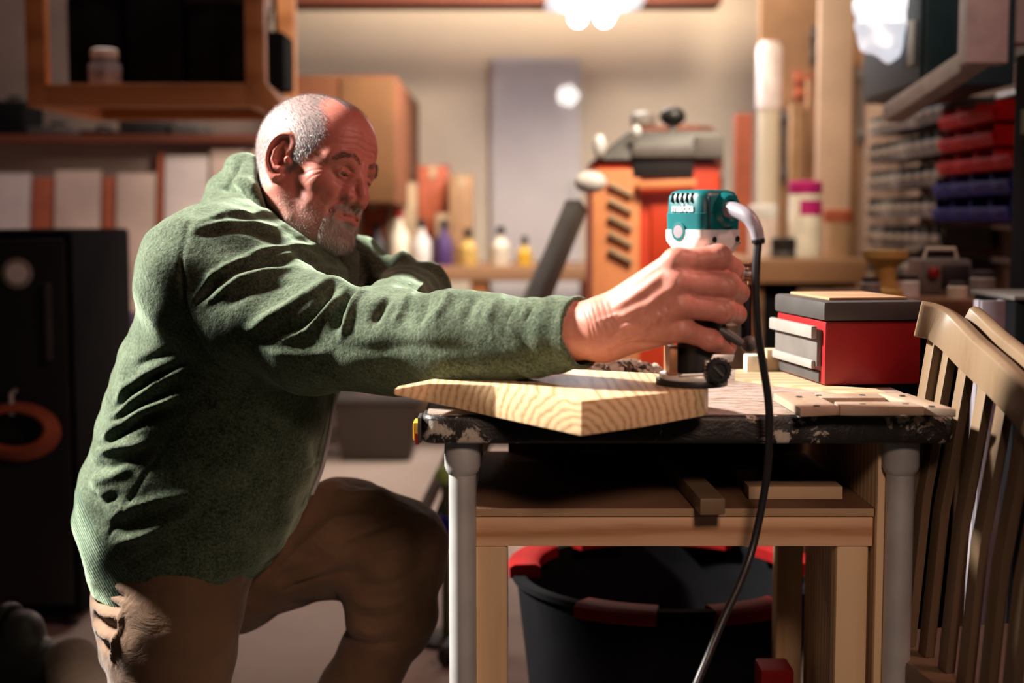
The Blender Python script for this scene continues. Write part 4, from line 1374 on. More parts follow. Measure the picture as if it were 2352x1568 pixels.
strands('hair', hair_mask, 20000, 0.0046, 0.00024, hair_dir, M['hair'], 0.28, 'cropped silver grey hair')
lipz = lips > 0.25
beard_mask = ((goat > 0.4) | ((hv[:, 2] < -0.034) & (hv[:, 2] > -0.0515) & (ay < 0.033) & (hv[:, 0] > 0.078) & (frontm[:, 1] < -0.030 - 0.28 * np.clip(ay - 0.006, 0, 1))) |
              ((ay > 0.031) & (ay < 0.038) & (hv[:, 2] < -0.050) & (hv[:, 2] > -0.068) & (hv[:, 0] > 0.068))) & ~lipz & (hv[:, 2] > -0.128)


def beard_dir(r):
    d = np.zeros_like(r); d[:, 2] = -1; d[:, 0] = 0.25; d[:, 1] = np.sign(r[:, 1]) * 0.35 * (r[:, 2] > -0.05)
    return d


strands('beard', beard_mask, 6000, 0.0062, 0.00020, beard_dir, M['beard'], 0.35, 'short grey goatee and moustache')
stubble = (stub > 0.3) & ~lipz & (goat < 0.4) & (hv[:, 2] > -0.12)
strands('stubble', stubble, 2600, 0.0022, 0.00016, beard_dir, M['beard'], 0.4, 'grey stubble')
d_, _ = poly_dist(frontm, [(0.012, 0.0405), (0.026, 0.0475), (0.042, 0.0445), (0.054, 0.034)])
brow_mask = (d_ < 0.0044) & (hv[:, 0] > 0.045)


def brow_dir(r):
    d = np.zeros_like(r); d[:, 1] = np.sign(r[:, 1]); d[:, 0] = -0.4; d[:, 2] = 0.15
    return d


strands('eyebrows', brow_mask, 800, 0.0056, 0.00017, brow_dir, M['brow'], 0.25, 'dark eyebrows')

# ------------------------------------------------------------------ jacket
rows = [(455, 520, 590, .06), (478, 480, 620, .10), (505, 442, 650, .14), (560, 407, 740, .175), (620, 377, 795, .19), (700, 336, 806, .195), (800, 292, 797, .19), (915, 254, 772, .185), (985, 234, 757, .182),
        (1050, 213, 745, .18), (1110, 192, 726, .18), (1170, 187, 700, .178), (1230, 198, 668, .172), (1290, 214, 622, .165), (1340, 236, 560, .155)]
YT = 2.06
rz_ = np.array([at(1176, r[0], YT)[2] for r in rows])[::-1]
rxl = np.array([at(r[1], r[0], YT)[0] for r in rows])[::-1]
rxr = np.array([at(r[2], r[0], YT)[0] for r in rows])[::-1]
rb = np.array([r[3] for r in rows])[::-1]
# the silhouette is seen obliquely: widen for distance from the axis is left to the ellipse


def torso_sdf(P, grow=0.0):
    z = P[:, 2]
    xl = np.interp(z, rz_, rxl); xr = np.interp(z, rz_, rxr); b = np.interp(z, rz_, rb) + grow
    c = (xl + xr) / 2; a = (xr - xl) / 2 + grow
    px = np.abs(P[:, 0] - c) / a; py = np.abs(P[:, 1] - YT) / b
    k = (px ** 2.3 + py ** 2.3) ** (1 / 2.3)
    d = (k - 1) * np.minimum(a, b) * 0.8
    return np.maximum(d, np.maximum(z - rz_[-1], rz_[0] - z))


SL = [at(470, 640, 1.915), at(600, 722, 1.885), at(720, 772, 1.845), at(900, 785, 1.780), at(1060, 785, 1.715), at(1232, 773, 1.648)]
SLr = [0.083, 0.078, 0.074, 0.063, 0.059, 0.0475]


def jacket_sdf(P):
    d = torso_sdf(P)
    s = chain(P, SL, SLr, 0.02)
    s = smin(s, seg(P, at(605, 685, 2.02), at(480, 630, 1.95), 0.076, 0.085), 0.05)
    d = smin(d, s, 0.035)
    l = chain(P, [at(700, 600, 2.24), at(820, 655, 2.22), at(945, 675, 2.16)], [0.085, 0.066, 0.050], 0.02)
    l = smin(l, chain(P, [at(945, 675, 2.16), olp(-0.15, 0, 0.045)], [0.052, 0.042], 0.02), 0.02)
    d = smin(d, l, 0.03)
    return d


jv, jf = sdf_mesh(jacket_sdf, (-0.72, 1.55, at(1176, 1345, YT)[2] - 0.01), (0.12, 2.36, 1.02), 0.0034)
jv = relax(jv, jf, 3, 0.5)
jn = normals(jv, jf)


def ysurf(px): return float(np.interp(px, [200, 420, 600, 900, 1230], [1.93, 1.84, 1.81, 1.72, 1.60]))


def pf(pts): return [at(x, y, ysurf(x))[[0, 2]] for x, y in pts]


jq = jv[:, [0, 2]]
nearm = np.clip(-jn[:, 1] * 1.6 + 0.55, 0, 1) * np.clip((2.12 - jv[:, 1]) / 0.06, 0, 1)
jd = np.zeros(len(jv))
A_ = 0.0052
folds = [
    ([(444, 512), (487, 487), (551, 487), (601, 512)], 0.9, 9), ([(441, 525), (498, 512), (551, 512), (594, 524), (640, 553), (670, 580)], 0.8, 7),
    ([(450, 538), (510, 528), (560, 530), (610, 545)], -0.9, 8),
    ([(544, 597), (580, 577), (623, 569), (666, 572), (700, 592)], 0.8, 7), ([(520, 625), (560, 600), (610, 585), (650, 583)], -0.6, 7),
    ([(451, 683), (487, 633), (541, 604), (594, 590), (648, 583), (691, 604), (737, 629)], 0.9, 8),
    ([(458, 692), (490, 652), (535, 622), (590, 605), (650, 602)], -1.5, 9),
    ([(466, 700), (505, 671), (548, 642), (609, 623), (659, 619), (719, 636), (773, 647)], 1.0, 8),
    ([(520, 700), (570, 672), (620, 655), (680, 650)], -0.7, 10),
    ([(580, 755), (651, 711), (701, 679), (737, 658), (784, 649), (830, 658)], 1.5, 11), ([(615, 778), (684, 748), (723, 717), (748, 683), (758, 664)], -1.9, 10),
    ([(640, 780), (709, 754), (748, 717), (772, 683), (785, 662)], 1.0, 7), ([(770, 760), (779, 715), (798, 682), (815, 665)], -1.7, 10),
    ([(788, 770), (803, 726), (818, 683), (840, 664)], 1.4, 8), ([(858, 745), (884, 695), (898, 672)], -1.2, 9), ([(905, 740), (930, 690), (945, 665)], 0.9, 8),
    ([(962, 745), (978, 700), (985, 672)], -0.9, 9), ([(1000, 730), (1020, 695), (1035, 668)], 0.9, 9), ([(1070, 740), (1085, 700), (1100, 674)], -0.8, 10), ([(1120, 740), (1140, 700), (1160, 680)], 0.8, 10),
    ([(1180, 730), (1192, 700), (1200, 682)], -0.7, 7),
    ([(760, 790), (850, 800), (950, 790), (1080, 800)], -0.6, 14), ([(620, 800), (700, 812), (780, 800)], 0.6, 14), ([(560, 770), (640, 790), (720, 790)], -0.5, 12),
    # trunk
    ([(300, 845), (340, 826), (390, 810)], -0.8, 9), ([(254, 926), (283, 893), (327, 862), (372, 842)], 1.1, 10), ([(252, 945), (296, 905), (345, 870), (412, 838)], -0.9, 7),
    ([(240, 972), (296, 924), (345, 886), (412, 852)], 1.0, 9), ([(236, 985), (275, 962), (327, 928), (394, 898)], -1.3, 9), ([(231, 1003), (269, 969), (327, 940), (394, 915), (430, 905)], 1.2, 10),
    ([(222, 1030), (262, 1005), (320, 968), (380, 945)], -1.6, 11), ([(216, 1043), (260, 1028), (305, 1024), (330, 1018)], 1.2, 11), ([(205, 1070), (250, 1075), (300, 1060), (340, 1030)], -1.0, 12),
    ([(196, 1105), (240, 1100), (275, 1080), (310, 1055)], 1.0, 14), ([(205, 1130), (240, 1150), (275, 1135)], -1.1, 11), ([(250, 1190), (296, 1165), (359, 1151), (461, 1140)], 0.9, 12),
    ([(270, 1205), (320, 1195), (380, 1180), (440, 1170)], -1.2, 10), ([(275, 1243), (327, 1230), (394, 1204), (450, 1165)], 1.3, 13), ([(300, 1290), (360, 1265), (420, 1240)], -0.7, 12),
    ([(480, 870), (520, 980), (520, 1090)], -0.5, 16), ([(600, 900), (610, 1000), (590, 1100)], 0.5, 18), ([(690, 900), (690, 1010), (670, 1120)], -0.4, 16),
    ([(600, 1120), (650, 1138), (714, 1128)], -0.5, 4), ([(600, 1110), (570, 1180), (540, 1240)], -0.35, 4),
]
for pts, amp, sg in folds:
    jd += crease(jq, pf(pts), amp * A_, sg / 1750.0) * nearm
# seams: armhole, side, sleeve
for pts in ([(424, 515), (419, 600), (424, 680), (440, 752), (470, 812), (505, 850)], [(500, 852), (440, 930), (380, 1010), (320, 1110), (255, 1225)], [(1222, 690), (1219, 780), (1214, 868)]):
    jd += crease(jq, pf(pts), -0.0016, 0.0030, False) * nearm
# soft unevenness all over
jd += 0.0022 * (np.sin(jv[:, 0] * 61 + jv[:, 2] * 33) * np.sin(jv[:, 2] * 47 - jv[:, 1] * 39) + 0.6 * np.sin(jv[:, 1] * 83 + jv[:, 2] * 71 + jv[:, 0] * 20))
# far sleeve: wrapped folds
fs = np.clip((jv[:, 1] - 2.10) / 0.05, 0, 1) * np.clip((jv[:, 0] + 0.27) / 0.05, 0, 1)
jd += fs * 0.006 * np.sin((jv[:, 0] * 0.85 + jv[:, 2] * 0.35) * 150)
jv = jv + jn * jd[:, None]
fcen = jv[jf].mean(1)
# ribbed hem: below a slanting line from the back waist to the front
hx = np.array([at(x, y, 1.95)[[0, 2]] for x, y in ((180, 1125), (200, 1140), (262, 1232), (330, 1322), (480, 1338), (620, 1300))])
hemline = np.interp(fcen[:, 0], hx[:, 0], hx[:, 1])
hem = fcen[:, 2] < hemline
jacket = link('jacket', mesh_np('jacket', *split(jv, jf, ~hem)), M['fleece'], person)
tag(jacket, 'green brushed cotton hooded jacket')
link('ribbed_hem', mesh_np('ribbed_hem', *split(jv, jf, hem)), M['fleece_rib'], jacket)

# cuff of the near sleeve, hollow
ca, cb = at(1215, 775, 1.654), at(1337, 764, 1.612)
cd = (cb - ca) / np.linalg.norm(cb - ca)


def cuff_sdf(P):
    a = ca.astype(np.float32)
    t = (P - a) @ cd.astype(np.float32); L = float(np.linalg.norm(cb - ca))
    r = np.linalg.norm(P - a - t[:, None] * cd.astype(np.float32), axis=1)
    R = 0.0475 - 0.0060 * np.clip(t / L, 0, 1)
    d = np.maximum(r - R, np.maximum(-t, t - L))
    return smax(d, -(r - (R - 0.0045)), 0.002)


cv, cf = sdf_mesh(cuff_sdf, np.minimum(ca, cb) - 0.06, np.maximum(ca, cb) + 0.06, 0.0026)
cv = relax(cv, cf, 2, 0.5); cn = normals(cv, cf)
tt_ = (cv - ca) @ cd
cv = cv + cn * (0.0012 * np.sin(cv[:, 2] * 120 + tt_ * 60) + 0.0010 * np.sin(tt_ * 190))[:, None]
link('cuff', mesh_np('cuff', cv, cf), M['fleece'], jacket)

# hood and collar
CR = [(563, 390, 2.12), (572, 452, 2.04), (588, 505, 2.005), (622, 565, 1.99), (672, 615, 2.00), (745, 668, 2.04), (803, 640, 2.11), (800, 590, 2.17), (740, 520, 2.20), (640, 430, 2.18)]
CRp = [at(*p) for p in CR]
CRr = [0.026, 0.021, 0.018, 0.017, 0.016, 0.014, 0.014, 0.018, 0.022, 0.025]
LR = [(515, 440, 2.12), (515, 515, 2.03), (550, 600, 1.98), (610, 665, 1.97), (690, 710, 1.98), (760, 740, 2.03)]


def hood_sdf(P):
    d = chain(P, CRp + [CRp[0]], CRr + [CRr[0]])
    lr = chain(P, [at(*p) for p in LR], [0.028, 0.030, 0.028, 0.026, 0.024, 0.020], 0.01)
    d = smin(d, lr, 0.022)
    d = smin(d, chain(P, [at(490, 500, 2.06), at(528, 462, 2.11), at(560, 425, 2.13)], [0.027, 0.028, 0.028], 0.01), 0.010)
    d = smin(d, chain(P, [at(490, 500, 2.10), at(600, 475, 2.20), at(720, 545, 2.22)], [0.028, 0.036, 0.03], 0.01), 0.015)
    d = smin(d, seg(P, at(560, 400, 2.12), at(548, 385, 2.14), 0.026, 0.022), 0.01)
    nk = chain(P, [at(705, 395, 2.09), at(660, 500, 2.09), at(620, 620, 2.09)], [0.060, 0.066, 0.07])
    return smax(d, -nk, 0.006)


ov2, of2 = sdf_mesh(hood_sdf, (-0.50, 1.86, 0.80), (-0.18, 2.34, 1.10), 0.0036)
ov2 = relax(ov2, of2, 2, 0.5); on2 = normals(ov2, of2)


def ph(pts): return [at(x, y, 2.03)[[0, 2]] for x, y in pts]


oq = ov2[:, [0, 2]]
od2 = np.zeros(len(ov2)); nm = np.clip(-on2[:, 1] * 1.6 + 0.6, 0, 1)
for pts, amp, sg in (([(500, 428), (530, 433), (560, 438), (590, 460), (615, 488)], -0.0105, 7), ([(528, 410), (565, 416), (592, 440)], 0.0045, 9), ([(537, 368), (522, 400), (506, 432)], -0.006, 7),
                     ([(440, 496), (475, 472), (515, 457), (560, 464), (600, 492)], 0.0045, 8), ([(430, 514), (470, 492), (530, 484), (590, 504), (625, 528)], -0.008, 6), ([(545, 470), (600, 520), (660, 570), (740, 625)], 0.003, 8), ([(590, 590), (660, 630), (720, 660)], -0.004, 7)):
    od2 += crease(oq, ph(pts), amp, sg / 1650.0) * nm
ov2 = ov2 + on2 * od2[:, None]
link('hood', mesh_np('hood', ov2, of2), M['fleece'], jacket)
# zip down the front
zp = [at(x, y, YT - dy) for x, y, dy in ((771, 905, 0.04), (762, 960, 0.05), (750, 1030, 0.05), (738, 1080, 0.05), (716, 1135, 0.05))]
mb = MB().tube(catmull(zp, 5), 0.0032, 8)
mb.build('zip', M['steel'], jacket)

# ------------------------------------------------------------------ trousers
def trousers_sdf(P):
    d = chain(P, [RH, at(392, 1450, 1.965), RK], [0.112, 0.088, 0.078], 0.03)
    l = chain(P, [LH, at(680, 1250, 2.155), at(790, 1232, 2.14), LK], [0.112, 0.086, 0.082, 0.078], 0.03)
    l = smin(l, chain(P, [LK, at(907, 1410, 2.12), at(828, 1568, 2.12), LA + np.array([0.01, 0, 0.05])], [0.074, 0.062, 0.051, 0.055], 0.02), 0.03)
    d = smin(d, l, 0.04)
    d = smin(d, chain(P, [RK, (RK + RA) / 2 + np.array([0, 0, -0.01]), RA], [0.075, 0.062, 0.05], 0.02), 0.03)
    d = smin(d, seg(P, at(255, 1370, 2.00), at(265, 1500, 1.99), 0.030, 0.024), 0.03)     # bulging side pocket
    d = smin(d, seg(P, at(770, 1140, 2.12), at(860, 1150, 2.10), 0.022, 0.020), 0.03)     # rucked cloth over the thigh
    d = smin(d, seg(P, at(830, 1380, 2.08), at(835, 1430, 2.08), 0.022, 0.02), 0.03)
    return d


tv, tf = sdf_mesh(trousers_sdf, (-0.86, 1.78, 0.0), (-0.02, 2.58, 0.66), 0.0050)
tv = relax(tv, tf, 3, 0.5); tn = normals(tv, tf)


def yt(px): return float(np.interp(px, [200, 400, 560, 1000], [1.95, 1.88, 2.03, 2.05]))


def pt_(pts): return [at(x, y, yt(x))[[0, 2]] for x, y in pts]


tq = tv[:, [0, 2]]; tm = np.clip(-tn[:, 1] * 1.5 + 0.5, 0, 1)
td = np.zeros(len(tv))
for pts, amp, sg in (
        ([(600, 1350), (680, 1270), (760, 1200), (850, 1190)], 1.0, 8), ([(610, 1365), (700, 1300), (800, 1240), (930, 1195)], -0.8, 7), ([(620, 1370), (720, 1320), (830, 1280), (940, 1255)], 0.9, 8),
        ([(640, 1368), (740, 1335), (840, 1310)], -0.8, 7), ([(570, 1330), (640, 1240), (690, 1180)], -0.9, 8), ([(555, 1310), (620, 1220), (670, 1160)], 0.8, 8),
        ([(745, 1108), (790, 1120), (850, 1128), (880, 1112)], -1.2, 8), ([(760, 1140), (800, 1150), (850, 1140)], 0.9, 8), ([(880, 1125), (930, 1160), (1000, 1200)], -0.5, 5),
        ([(830, 1350), (900, 1340), (980, 1300)], -0.8, 9), ([(820, 1390), (880, 1395), (950, 1370)], 0.9, 9), ([(815, 1420), (870, 1425), (940, 1410)], -0.9, 8), ([(800, 1450), (860, 1460), (930, 1440)], 0.8, 8), ([(790, 1480), (850, 1490), (920, 1480)], -0.8, 8),
        ([(195, 1385), (240, 1380), (290, 1385)], -1.3, 7), ([(200, 1405), (240, 1402), (288, 1405)], 1.1, 7), ([(205, 1430), (245, 1425), (285, 1430)], -1.2, 7), ([(205, 1450), (245, 1448), (280, 1450)], 1.0, 7), ([(210, 1475), (240, 1475), (275, 1470)], -1.0, 7),
        ([(291, 1380), (288, 1430), (265, 1500)], 0.9, 4), ([(215, 1345), (260, 1352), (300, 1365)], -1.0, 7)):
    td += crease(tq, pt_(pts), amp * 0.0060, sg / 1600.0) * tm
td += 0.0022 * np.sin(tv[:, 0] * 55 + tv[:, 2] * 41) * np.sin(tv[:, 2] * 60 - tv[:, 1] * 37)
tv = tv + tn * td[:, None]
tv[:, 2] = np.maximum(tv[:, 2], 0.004)
trousers = link('trousers', mesh_np('trousers', tv, tf), M['canvas'], person)
tag(trousers, 'brown canvas work trousers')


# shoes
def shoe(ankle, heel_dir, toe_dir, nm):
    """ankle point; sole runs from the heel along toe_dir, the leg leaves along -heel_dir"""
    t = np.asarray(toe_dir, float); t /= np.linalg.norm(t)
    dn = np.asarray(heel_dir, float); dn -= t * (dn @ t); dn /= np.linalg.norm(dn)
    s = np.cross(t, dn)
    o = np.asarray(ankle, float)

    def L(a, b, c): return o + t * a + dn * b + s * c

    def f(P):
        d = chain(P, [L(-0.045, 0.055, 0), L(0.03, 0.055, 0), L(0.12, 0.062, 0.004), L(0.175, 0.066, 0.006)], [0.040, 0.040, 0.036, 0.030], 0.02)
        d = smin(d, seg(P, L(0, 0, 0), L(0.0, 0.05, 0), 0.046, 0.042), 0.02)
        q = (P - o.astype(np.float32)) @ dn.astype(np.float32)
        return smax(d, q - 0.085, 0.006)

    def g(P):
        q = (P - o.astype(np.float32)) @ dn.astype(np.float32)
        d = chain(P, [L(-0.045, 0.09, 0), L(0.03, 0.09, 0), L(0.12, 0.09, 0.004), L(0.182, 0.09, 0.006)], [0.043, 0.041, 0.045, 0.033], 0.02)
        return np.maximum(d, np.abs(q - 0.091) - 0.010)
    lo_, hi_ = o - 0.28, o + 0.28
    v, fa = sdf_mesh(f, lo_, hi_, 0.005); v[:, 2] = np.maximum(v[:, 2], 0.001)
    up = link('shoe', mesh_np('shoe', v, fa), M['charcoal'], person)
    tag(up, nm)
    v, fa = sdf_mesh(g, lo_, hi_, 0.004); v[:, 2] = np.maximum(v[:, 2], 0.0005)
    link('sole', mesh_np('sole', v, fa), M['black'], up)
    mb = MB()
    for k in range(4):
        mb.tube([L(0.045 + 0.022 * k, 0.022 + 0.006 * k, -0.022), L(0.052 + 0.022 * k, 0.012 + 0.008 * k, 0), L(0.045 + 0.022 * k, 0.022 + 0.006 * k, 0.022)], 0.0035, 6)
    mb.build('laces', M['lilac_grey'], up)
    MB().tube([L(-0.02, 0.075, 0.043), L(0.04, 0.045, 0.042), L(0.09, 0.07, 0.043)], 0.003, 6).build('red_stripe', M['red'], up)
    return up


RAf = RA + np.array([-0.055, 0.02, -0.005])
shoe(RAf, (-0.93, 0.30, 0.18), (-0.22, 0.06, -0.97), 'black shoe with grey laces, heel raised')
shoe(LA + np.array([0, 0, 0.0]), (0, 0, -1), (0.98, -0.2, 0.0), 'black shoe flat on the floor')

# ------------------------------------------------------------------ background
def P2(px, py, Y): return at(px, py, Y)


def span(x0, y0, x1, y1, Y):
    """x and z extents of a pixel rectangle at the distance Y"""
    a, b = at(x0, y1, Y), at(x1, y0, Y)
    return a[0], a[2], b[0], b[2]


# orange machine
MY = 4.0
x0, z0, x1, z1 = span(1362, 370, 1655, 700, MY)
mach = empty('workshop_machine', ((x0 + x1) / 2, MY + 0.2, 0), 'tall orange workshop machine with charcoal hood and louvred side', 'machine')
ztop = at(1500, 372, MY)[2]
xs = at(1470, 500, MY)[0]
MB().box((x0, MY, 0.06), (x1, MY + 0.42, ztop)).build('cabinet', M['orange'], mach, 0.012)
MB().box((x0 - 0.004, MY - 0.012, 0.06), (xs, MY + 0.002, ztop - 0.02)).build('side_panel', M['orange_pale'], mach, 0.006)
for k in range(5):
    a = at(1398, 420 + 38 * k, MY - 0.02); b = at(1452, 448 + 38 * k, MY - 0.02)
    MB().bar(a, b, 0.012, 0.016, (0, 1, 0)).build('louvre', M['card_pale'], mach, 0.003)
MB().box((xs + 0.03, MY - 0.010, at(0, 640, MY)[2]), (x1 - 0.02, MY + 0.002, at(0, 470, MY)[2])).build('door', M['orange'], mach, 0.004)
MB().bar(at(1462, 425, MY - 0.03), at(1600, 420, MY - 0.03), 0.026, 0.022).build('handle', M['orange_pale'], mach, 0.006)
MB().box((at(1452, 400, MY)[0], MY - 0.014, at(0, 408, MY)[2]), (at(1592, 400, MY)[0], MY + 0.01, at(0, 362, MY)[2])).build('vent_recess', M['black'], mach, 0.004)
hx0, hx1 = x0 + 0.0, x1 + 0.005
zs = at(0, 368, MY)[2]; ze = at(0, 300, MY)[2]
mb = MB(); mb.hexa([(hx0, MY - 0.02, zs), (hx1, MY - 0.02, zs), (hx1, MY + 0.43, zs), (hx0, MY + 0.43, zs), (hx0 + 0.10, MY + 0.03, ze), (hx1 - 0.01, MY + 0.0, ze), (hx1 - 0.01, MY + 0.40, ze), (hx0 + 0.10, MY + 0.40, ze)])
mb.build('hood', M['charcoal'], mach, 0.01)
MB().box((at(1450, 300, MY)[0], MY - 0.028, at(0, 362, MY)[2]), (at(1595, 300, MY)[0], MY - 0.004, at(0, 335, MY)[2])).build('hood_lip', M['grey'], mach, 0.006)
MB().box((at(1594, 300, MY)[0], MY - 0.026, at(0, 364, MY)[2]), (hx1, MY - 0.006, at(0, 312, MY)[2])).build('hood_panel', M['grey'], mach, 0.006)
kp = at(1545, 268, MY + 0.1)
MB().tube([(kp[0], kp[1], ze - 0.005), (kp[0], kp[1], kp[2])], 0.012, 12).build('knob_stem', M['steel'], mach)
MB().ball(kp, (0.038, 0.038, 0.028), 18, 10).build('top_knob', M['black'], mach)
for (x, y, r) in ((1377, 335, 0.026), (1462, 302, 0.018)):
    MB().ball(at(x, y, MY - 0.03), (r * 0.75, r * 0.6, r * 1.25 if x < 1400 else r), 16, 10).build('chrome_cap', M['silver'], mach)
for (lx, ly) in ((x0 + 0.03, MY + 0.03), (x1 - 0.03, MY + 0.03), (x0 + 0.03, MY + 0.38), (x1 - 0.03, MY + 0.38)):
    MB().tube([(lx, ly, 0), (lx, ly, 0.065)], 0.02, 10).build('foot', M['black'], mach)
M['hopper'] = plain('brownish mauve paint', (0.24, 0.09, 0.06), 0.7)
# red barrel shape behind the hood
rb_ = empty('red_hopper', at(1560, 300, 4.7) * np.array([1, 1, 0]) + np.array([0, 0, 0]), 'dull red rounded hopper standing behind the orange machine', 'hopper')
c = at(1545, 322, 4.68)
MB().lathe([(0.155, 0), (0.165, 0.03), (0.165, c[2] - 0.06), (0.155, c[2] + 0.0), (0.13, c[2] + 0.04), (0.02, c[2] + 0.055)], (c[0], 4.68, 0), n=32).build('drum', M['hopper'], rb_)
MB().lathe([(0.03, 0), (0.04, 0.01), (0.04, 0.04), (0.01, 0.05)], (c[0] - 0.10, 4.65, c[2] + 0.04), n=16).build('filler_cap', M['grey_pale'], rb_)
MB().lathe([(0.166, 0), (0.172, 0.01), (0.166, 0.02)], (c[0], 4.68, c[2] - 0.12), n=32).build('band', M['steel'], rb_)
# strut beside the machine
p, q = at(1325, 470, 3.9), at(1205, 760, 3.7)
st = empty('floor_strut', (q[0], q[1], 0), 'sloping dark grey strut leaning against the orange machine', 'strut')
q2 = p + (q - p) * (p[2] / (p[2] - q[2])) * 0.995
MB().bar(p, q2, 0.05, 0.05).build('beam', M['charcoal'], st, 0.006)
pp, qq = at(1290, 560, 3.85), at(1255, 720, 3.75)
MB().bar(p + np.array([-0.04, -0.02, -0.06]), q2 + np.array([-0.08, -0.02, 0.01]), 0.018, 0.03).build('edge_rail', M['grey_pale'], st, 0.004)
MB().ball(p + np.array([0.035, -0.03, 0.06]), (0.045, 0.03, 0.03), 14, 8).build('pink_cap', M['white'], st)

# hanging shop lamp, with its tube lit
lp_ = at(1372, 2, 5.6)
lamp = empty('hanging_lamp', lp_, 'lit white workshop lamp hanging under the ceiling beam', 'lamp')
MB().prism([(-0.20, 0.02), (0.20, 0.02), (0.13, 0.09), (-0.13, 0.09)], -0.45, 0.45, Matrix.Translation((lp_[0], lp_[1], lp_[2])) @ Matrix(((1, 0, 0, 0), (0, 0, 1, 0), (0, 1, 0, 0), (0, 0, 0, 1)))).build('housing', M['white'], lamp, 0.006)
for s in (-0.055, 0.055):
    MB().tube([(lp_[0] + s, lp_[1] - 0.44, lp_[2] - 0.005), (lp_[0] + s, lp_[1] + 0.44, lp_[2] - 0.005)], 0.035, 14).build('tube', None, lamp)
EM = emit('lit tube', (0.86, 0.92, 1.0), 26)
for o in lamp.children:
    if o.name.startswith('tube'): o.data.materials.append(EM)
for s in (-0.3, 0.3):
    MB().tube([(lp_[0], lp_[1] + s, lp_[2] + 0.085), (lp_[0], lp_[1] + s, ZC)], 0.006, 8).build('chain', M['steel'], lamp)
# glowing disc standing in for a bright window reflection
wl = at(1306, 218, 6.9)
refl_disc = empty('reflection_disc', wl, 'small round glowing disc for a window reflection above the pale sliding door', 'lamp')
MB().lathe([(0.075, 0), (0.075, 0.03), (0.06, 0.045)], (wl[0], YB - 0.001, wl[2]), (0, -1, 0), 24).build('housing', M['white'], refl_disc)
MB().lathe([(0.058, 0), (0.05, 0.025), (0.02, 0.04)], (wl[0], YB - 0.045, wl[2]), (0, -1, 0), 24).build('glow_face', emit('reflection glow', (1.0, 0.97, 0.93), 0.95), refl_disc)

# pale sliding door of ribbed sheet
x0, z0, x1, z1 = span(1128, 130, 1335, 700, 6.9)
door = MB().box((x0, YB - 0.06, 0.01), (x1, YB - 0.03, z1)).build('door_1', plain('lilac white sheet', (0.70, 0.66, 0.66), 0.5, 0, 0.05, 3, 0.03))
tag(door, 'pale lilac sliding door of ribbed sheet', None, None, 'structure')
for k in range(9):
    xx = x0 + (x1 - x0) * (k + 0.5) / 9
    MB().box((xx - 0.008, YB - 0.072, 0.02), (xx + 0.008, YB - 0.059, z1 - 0.01)).build('rib', door.data.materials[0], door)
MB().box((x1 - 0.05, YB - 0.10, 0.95), (x1 - 0.03, YB - 0.072, 1.15)).build('door_handle', M['steel'], door)

M['cup'] = plain('dark ochre board', (0.20, 0.065, 0.022), 0.8, 0, 0.2, 4)
# ochre board cabinet behind the head
x0, z0, x1, z1 = span(655, 172, 908, 470, 5.6)
cab = empty('wall_cupboard', ((x0 + x1) / 2, 5.8, z0), 'ochre wooden wall cupboard behind the man\'s head', 'cupboard')
MB().box((x0, 5.62, z0), (x1, YB - 0.0, z1)).build('body', M['cup'], cab, 0.004)
for s in (0, 1):
    xa = x0 + (x1 - x0) * (0.01 + 0.5 * s); xb = xa + (x1 - x0) * 0.48
    d_o = MB().box((xa, 5.595, z0 + 0.01), (xb, 5.62, z1 - 0.01)).build('cupboard_door', plain('ochre panel', (0.22, 0.10, 0.035), 0.7, 0, 0.15, 4) if s else M['cup'], cab, 0.003)
    MB().ball(((xb - 0.03) if s == 0 else (xa + 0.03), 5.585, (z0 + z1) / 2), 0.014, 10, 6).build('knob', M['steel'], d_o)

# timber overhead rack, its boxes
RYk = 4.0
x0, z0, x1, z1 = span(62, 0, 606, 245, RYk)
zt = ZC
rack = empty('timber_rack', ((x0 + x1) / 2, RYk + 0.3, z0), 'orange timber rack hanging from the ceiling over black boxes', 'rack')
pw_ = 0.055
zr = at(0, 192, RYk)[2]
for xx in (x0, x1 - pw_):
    for yy in (RYk, RYk + 0.55): MB().box((xx, yy, z0), (xx + pw_, yy + 0.045, zt)).build('post', M['rack'], rack, 0.004)
MB().box((x0 + pw_, RYk + 0.0, z0), (x1 - pw_, RYk + 0.045, zr)).build('rail', M['rack'], rack, 0.004)
MB().box((x0 + pw_, RYk + 0.55, z0), (x1 - pw_, RYk + 0.595, zr)).build('rail', M['rack'], rack, 0.004)
for s in (x0, x1 - pw_): MB().box((s, RYk + 0.045, z0), (s + pw_, RYk + 0.55, zr)).build('rail', M['rack'], rack, 0.004)
for k in range(6):
    xa = x0 + pw_ + (x1 - x0 - 2 * pw_) * k / 6
    MB().box((xa + 0.003, RYk + 0.046, zr - 0.018), (xa + (x1 - x0 - 2 * pw_) / 6 - 0.003, RYk + 0.549, zr)).build('slat', M['rack'], rack)
MB().bar((x1 - pw_ / 2, RYk + 0.02, zr), (at(672, 300, RYk)[0], RYk + 0.02, at(0, 300, RYk)[2]), 0.05, 0.045, (0, 1, 0)).build('brace', M['rack'], rack, 0.004)
wbx = (x1 - x0 - 2 * pw_)
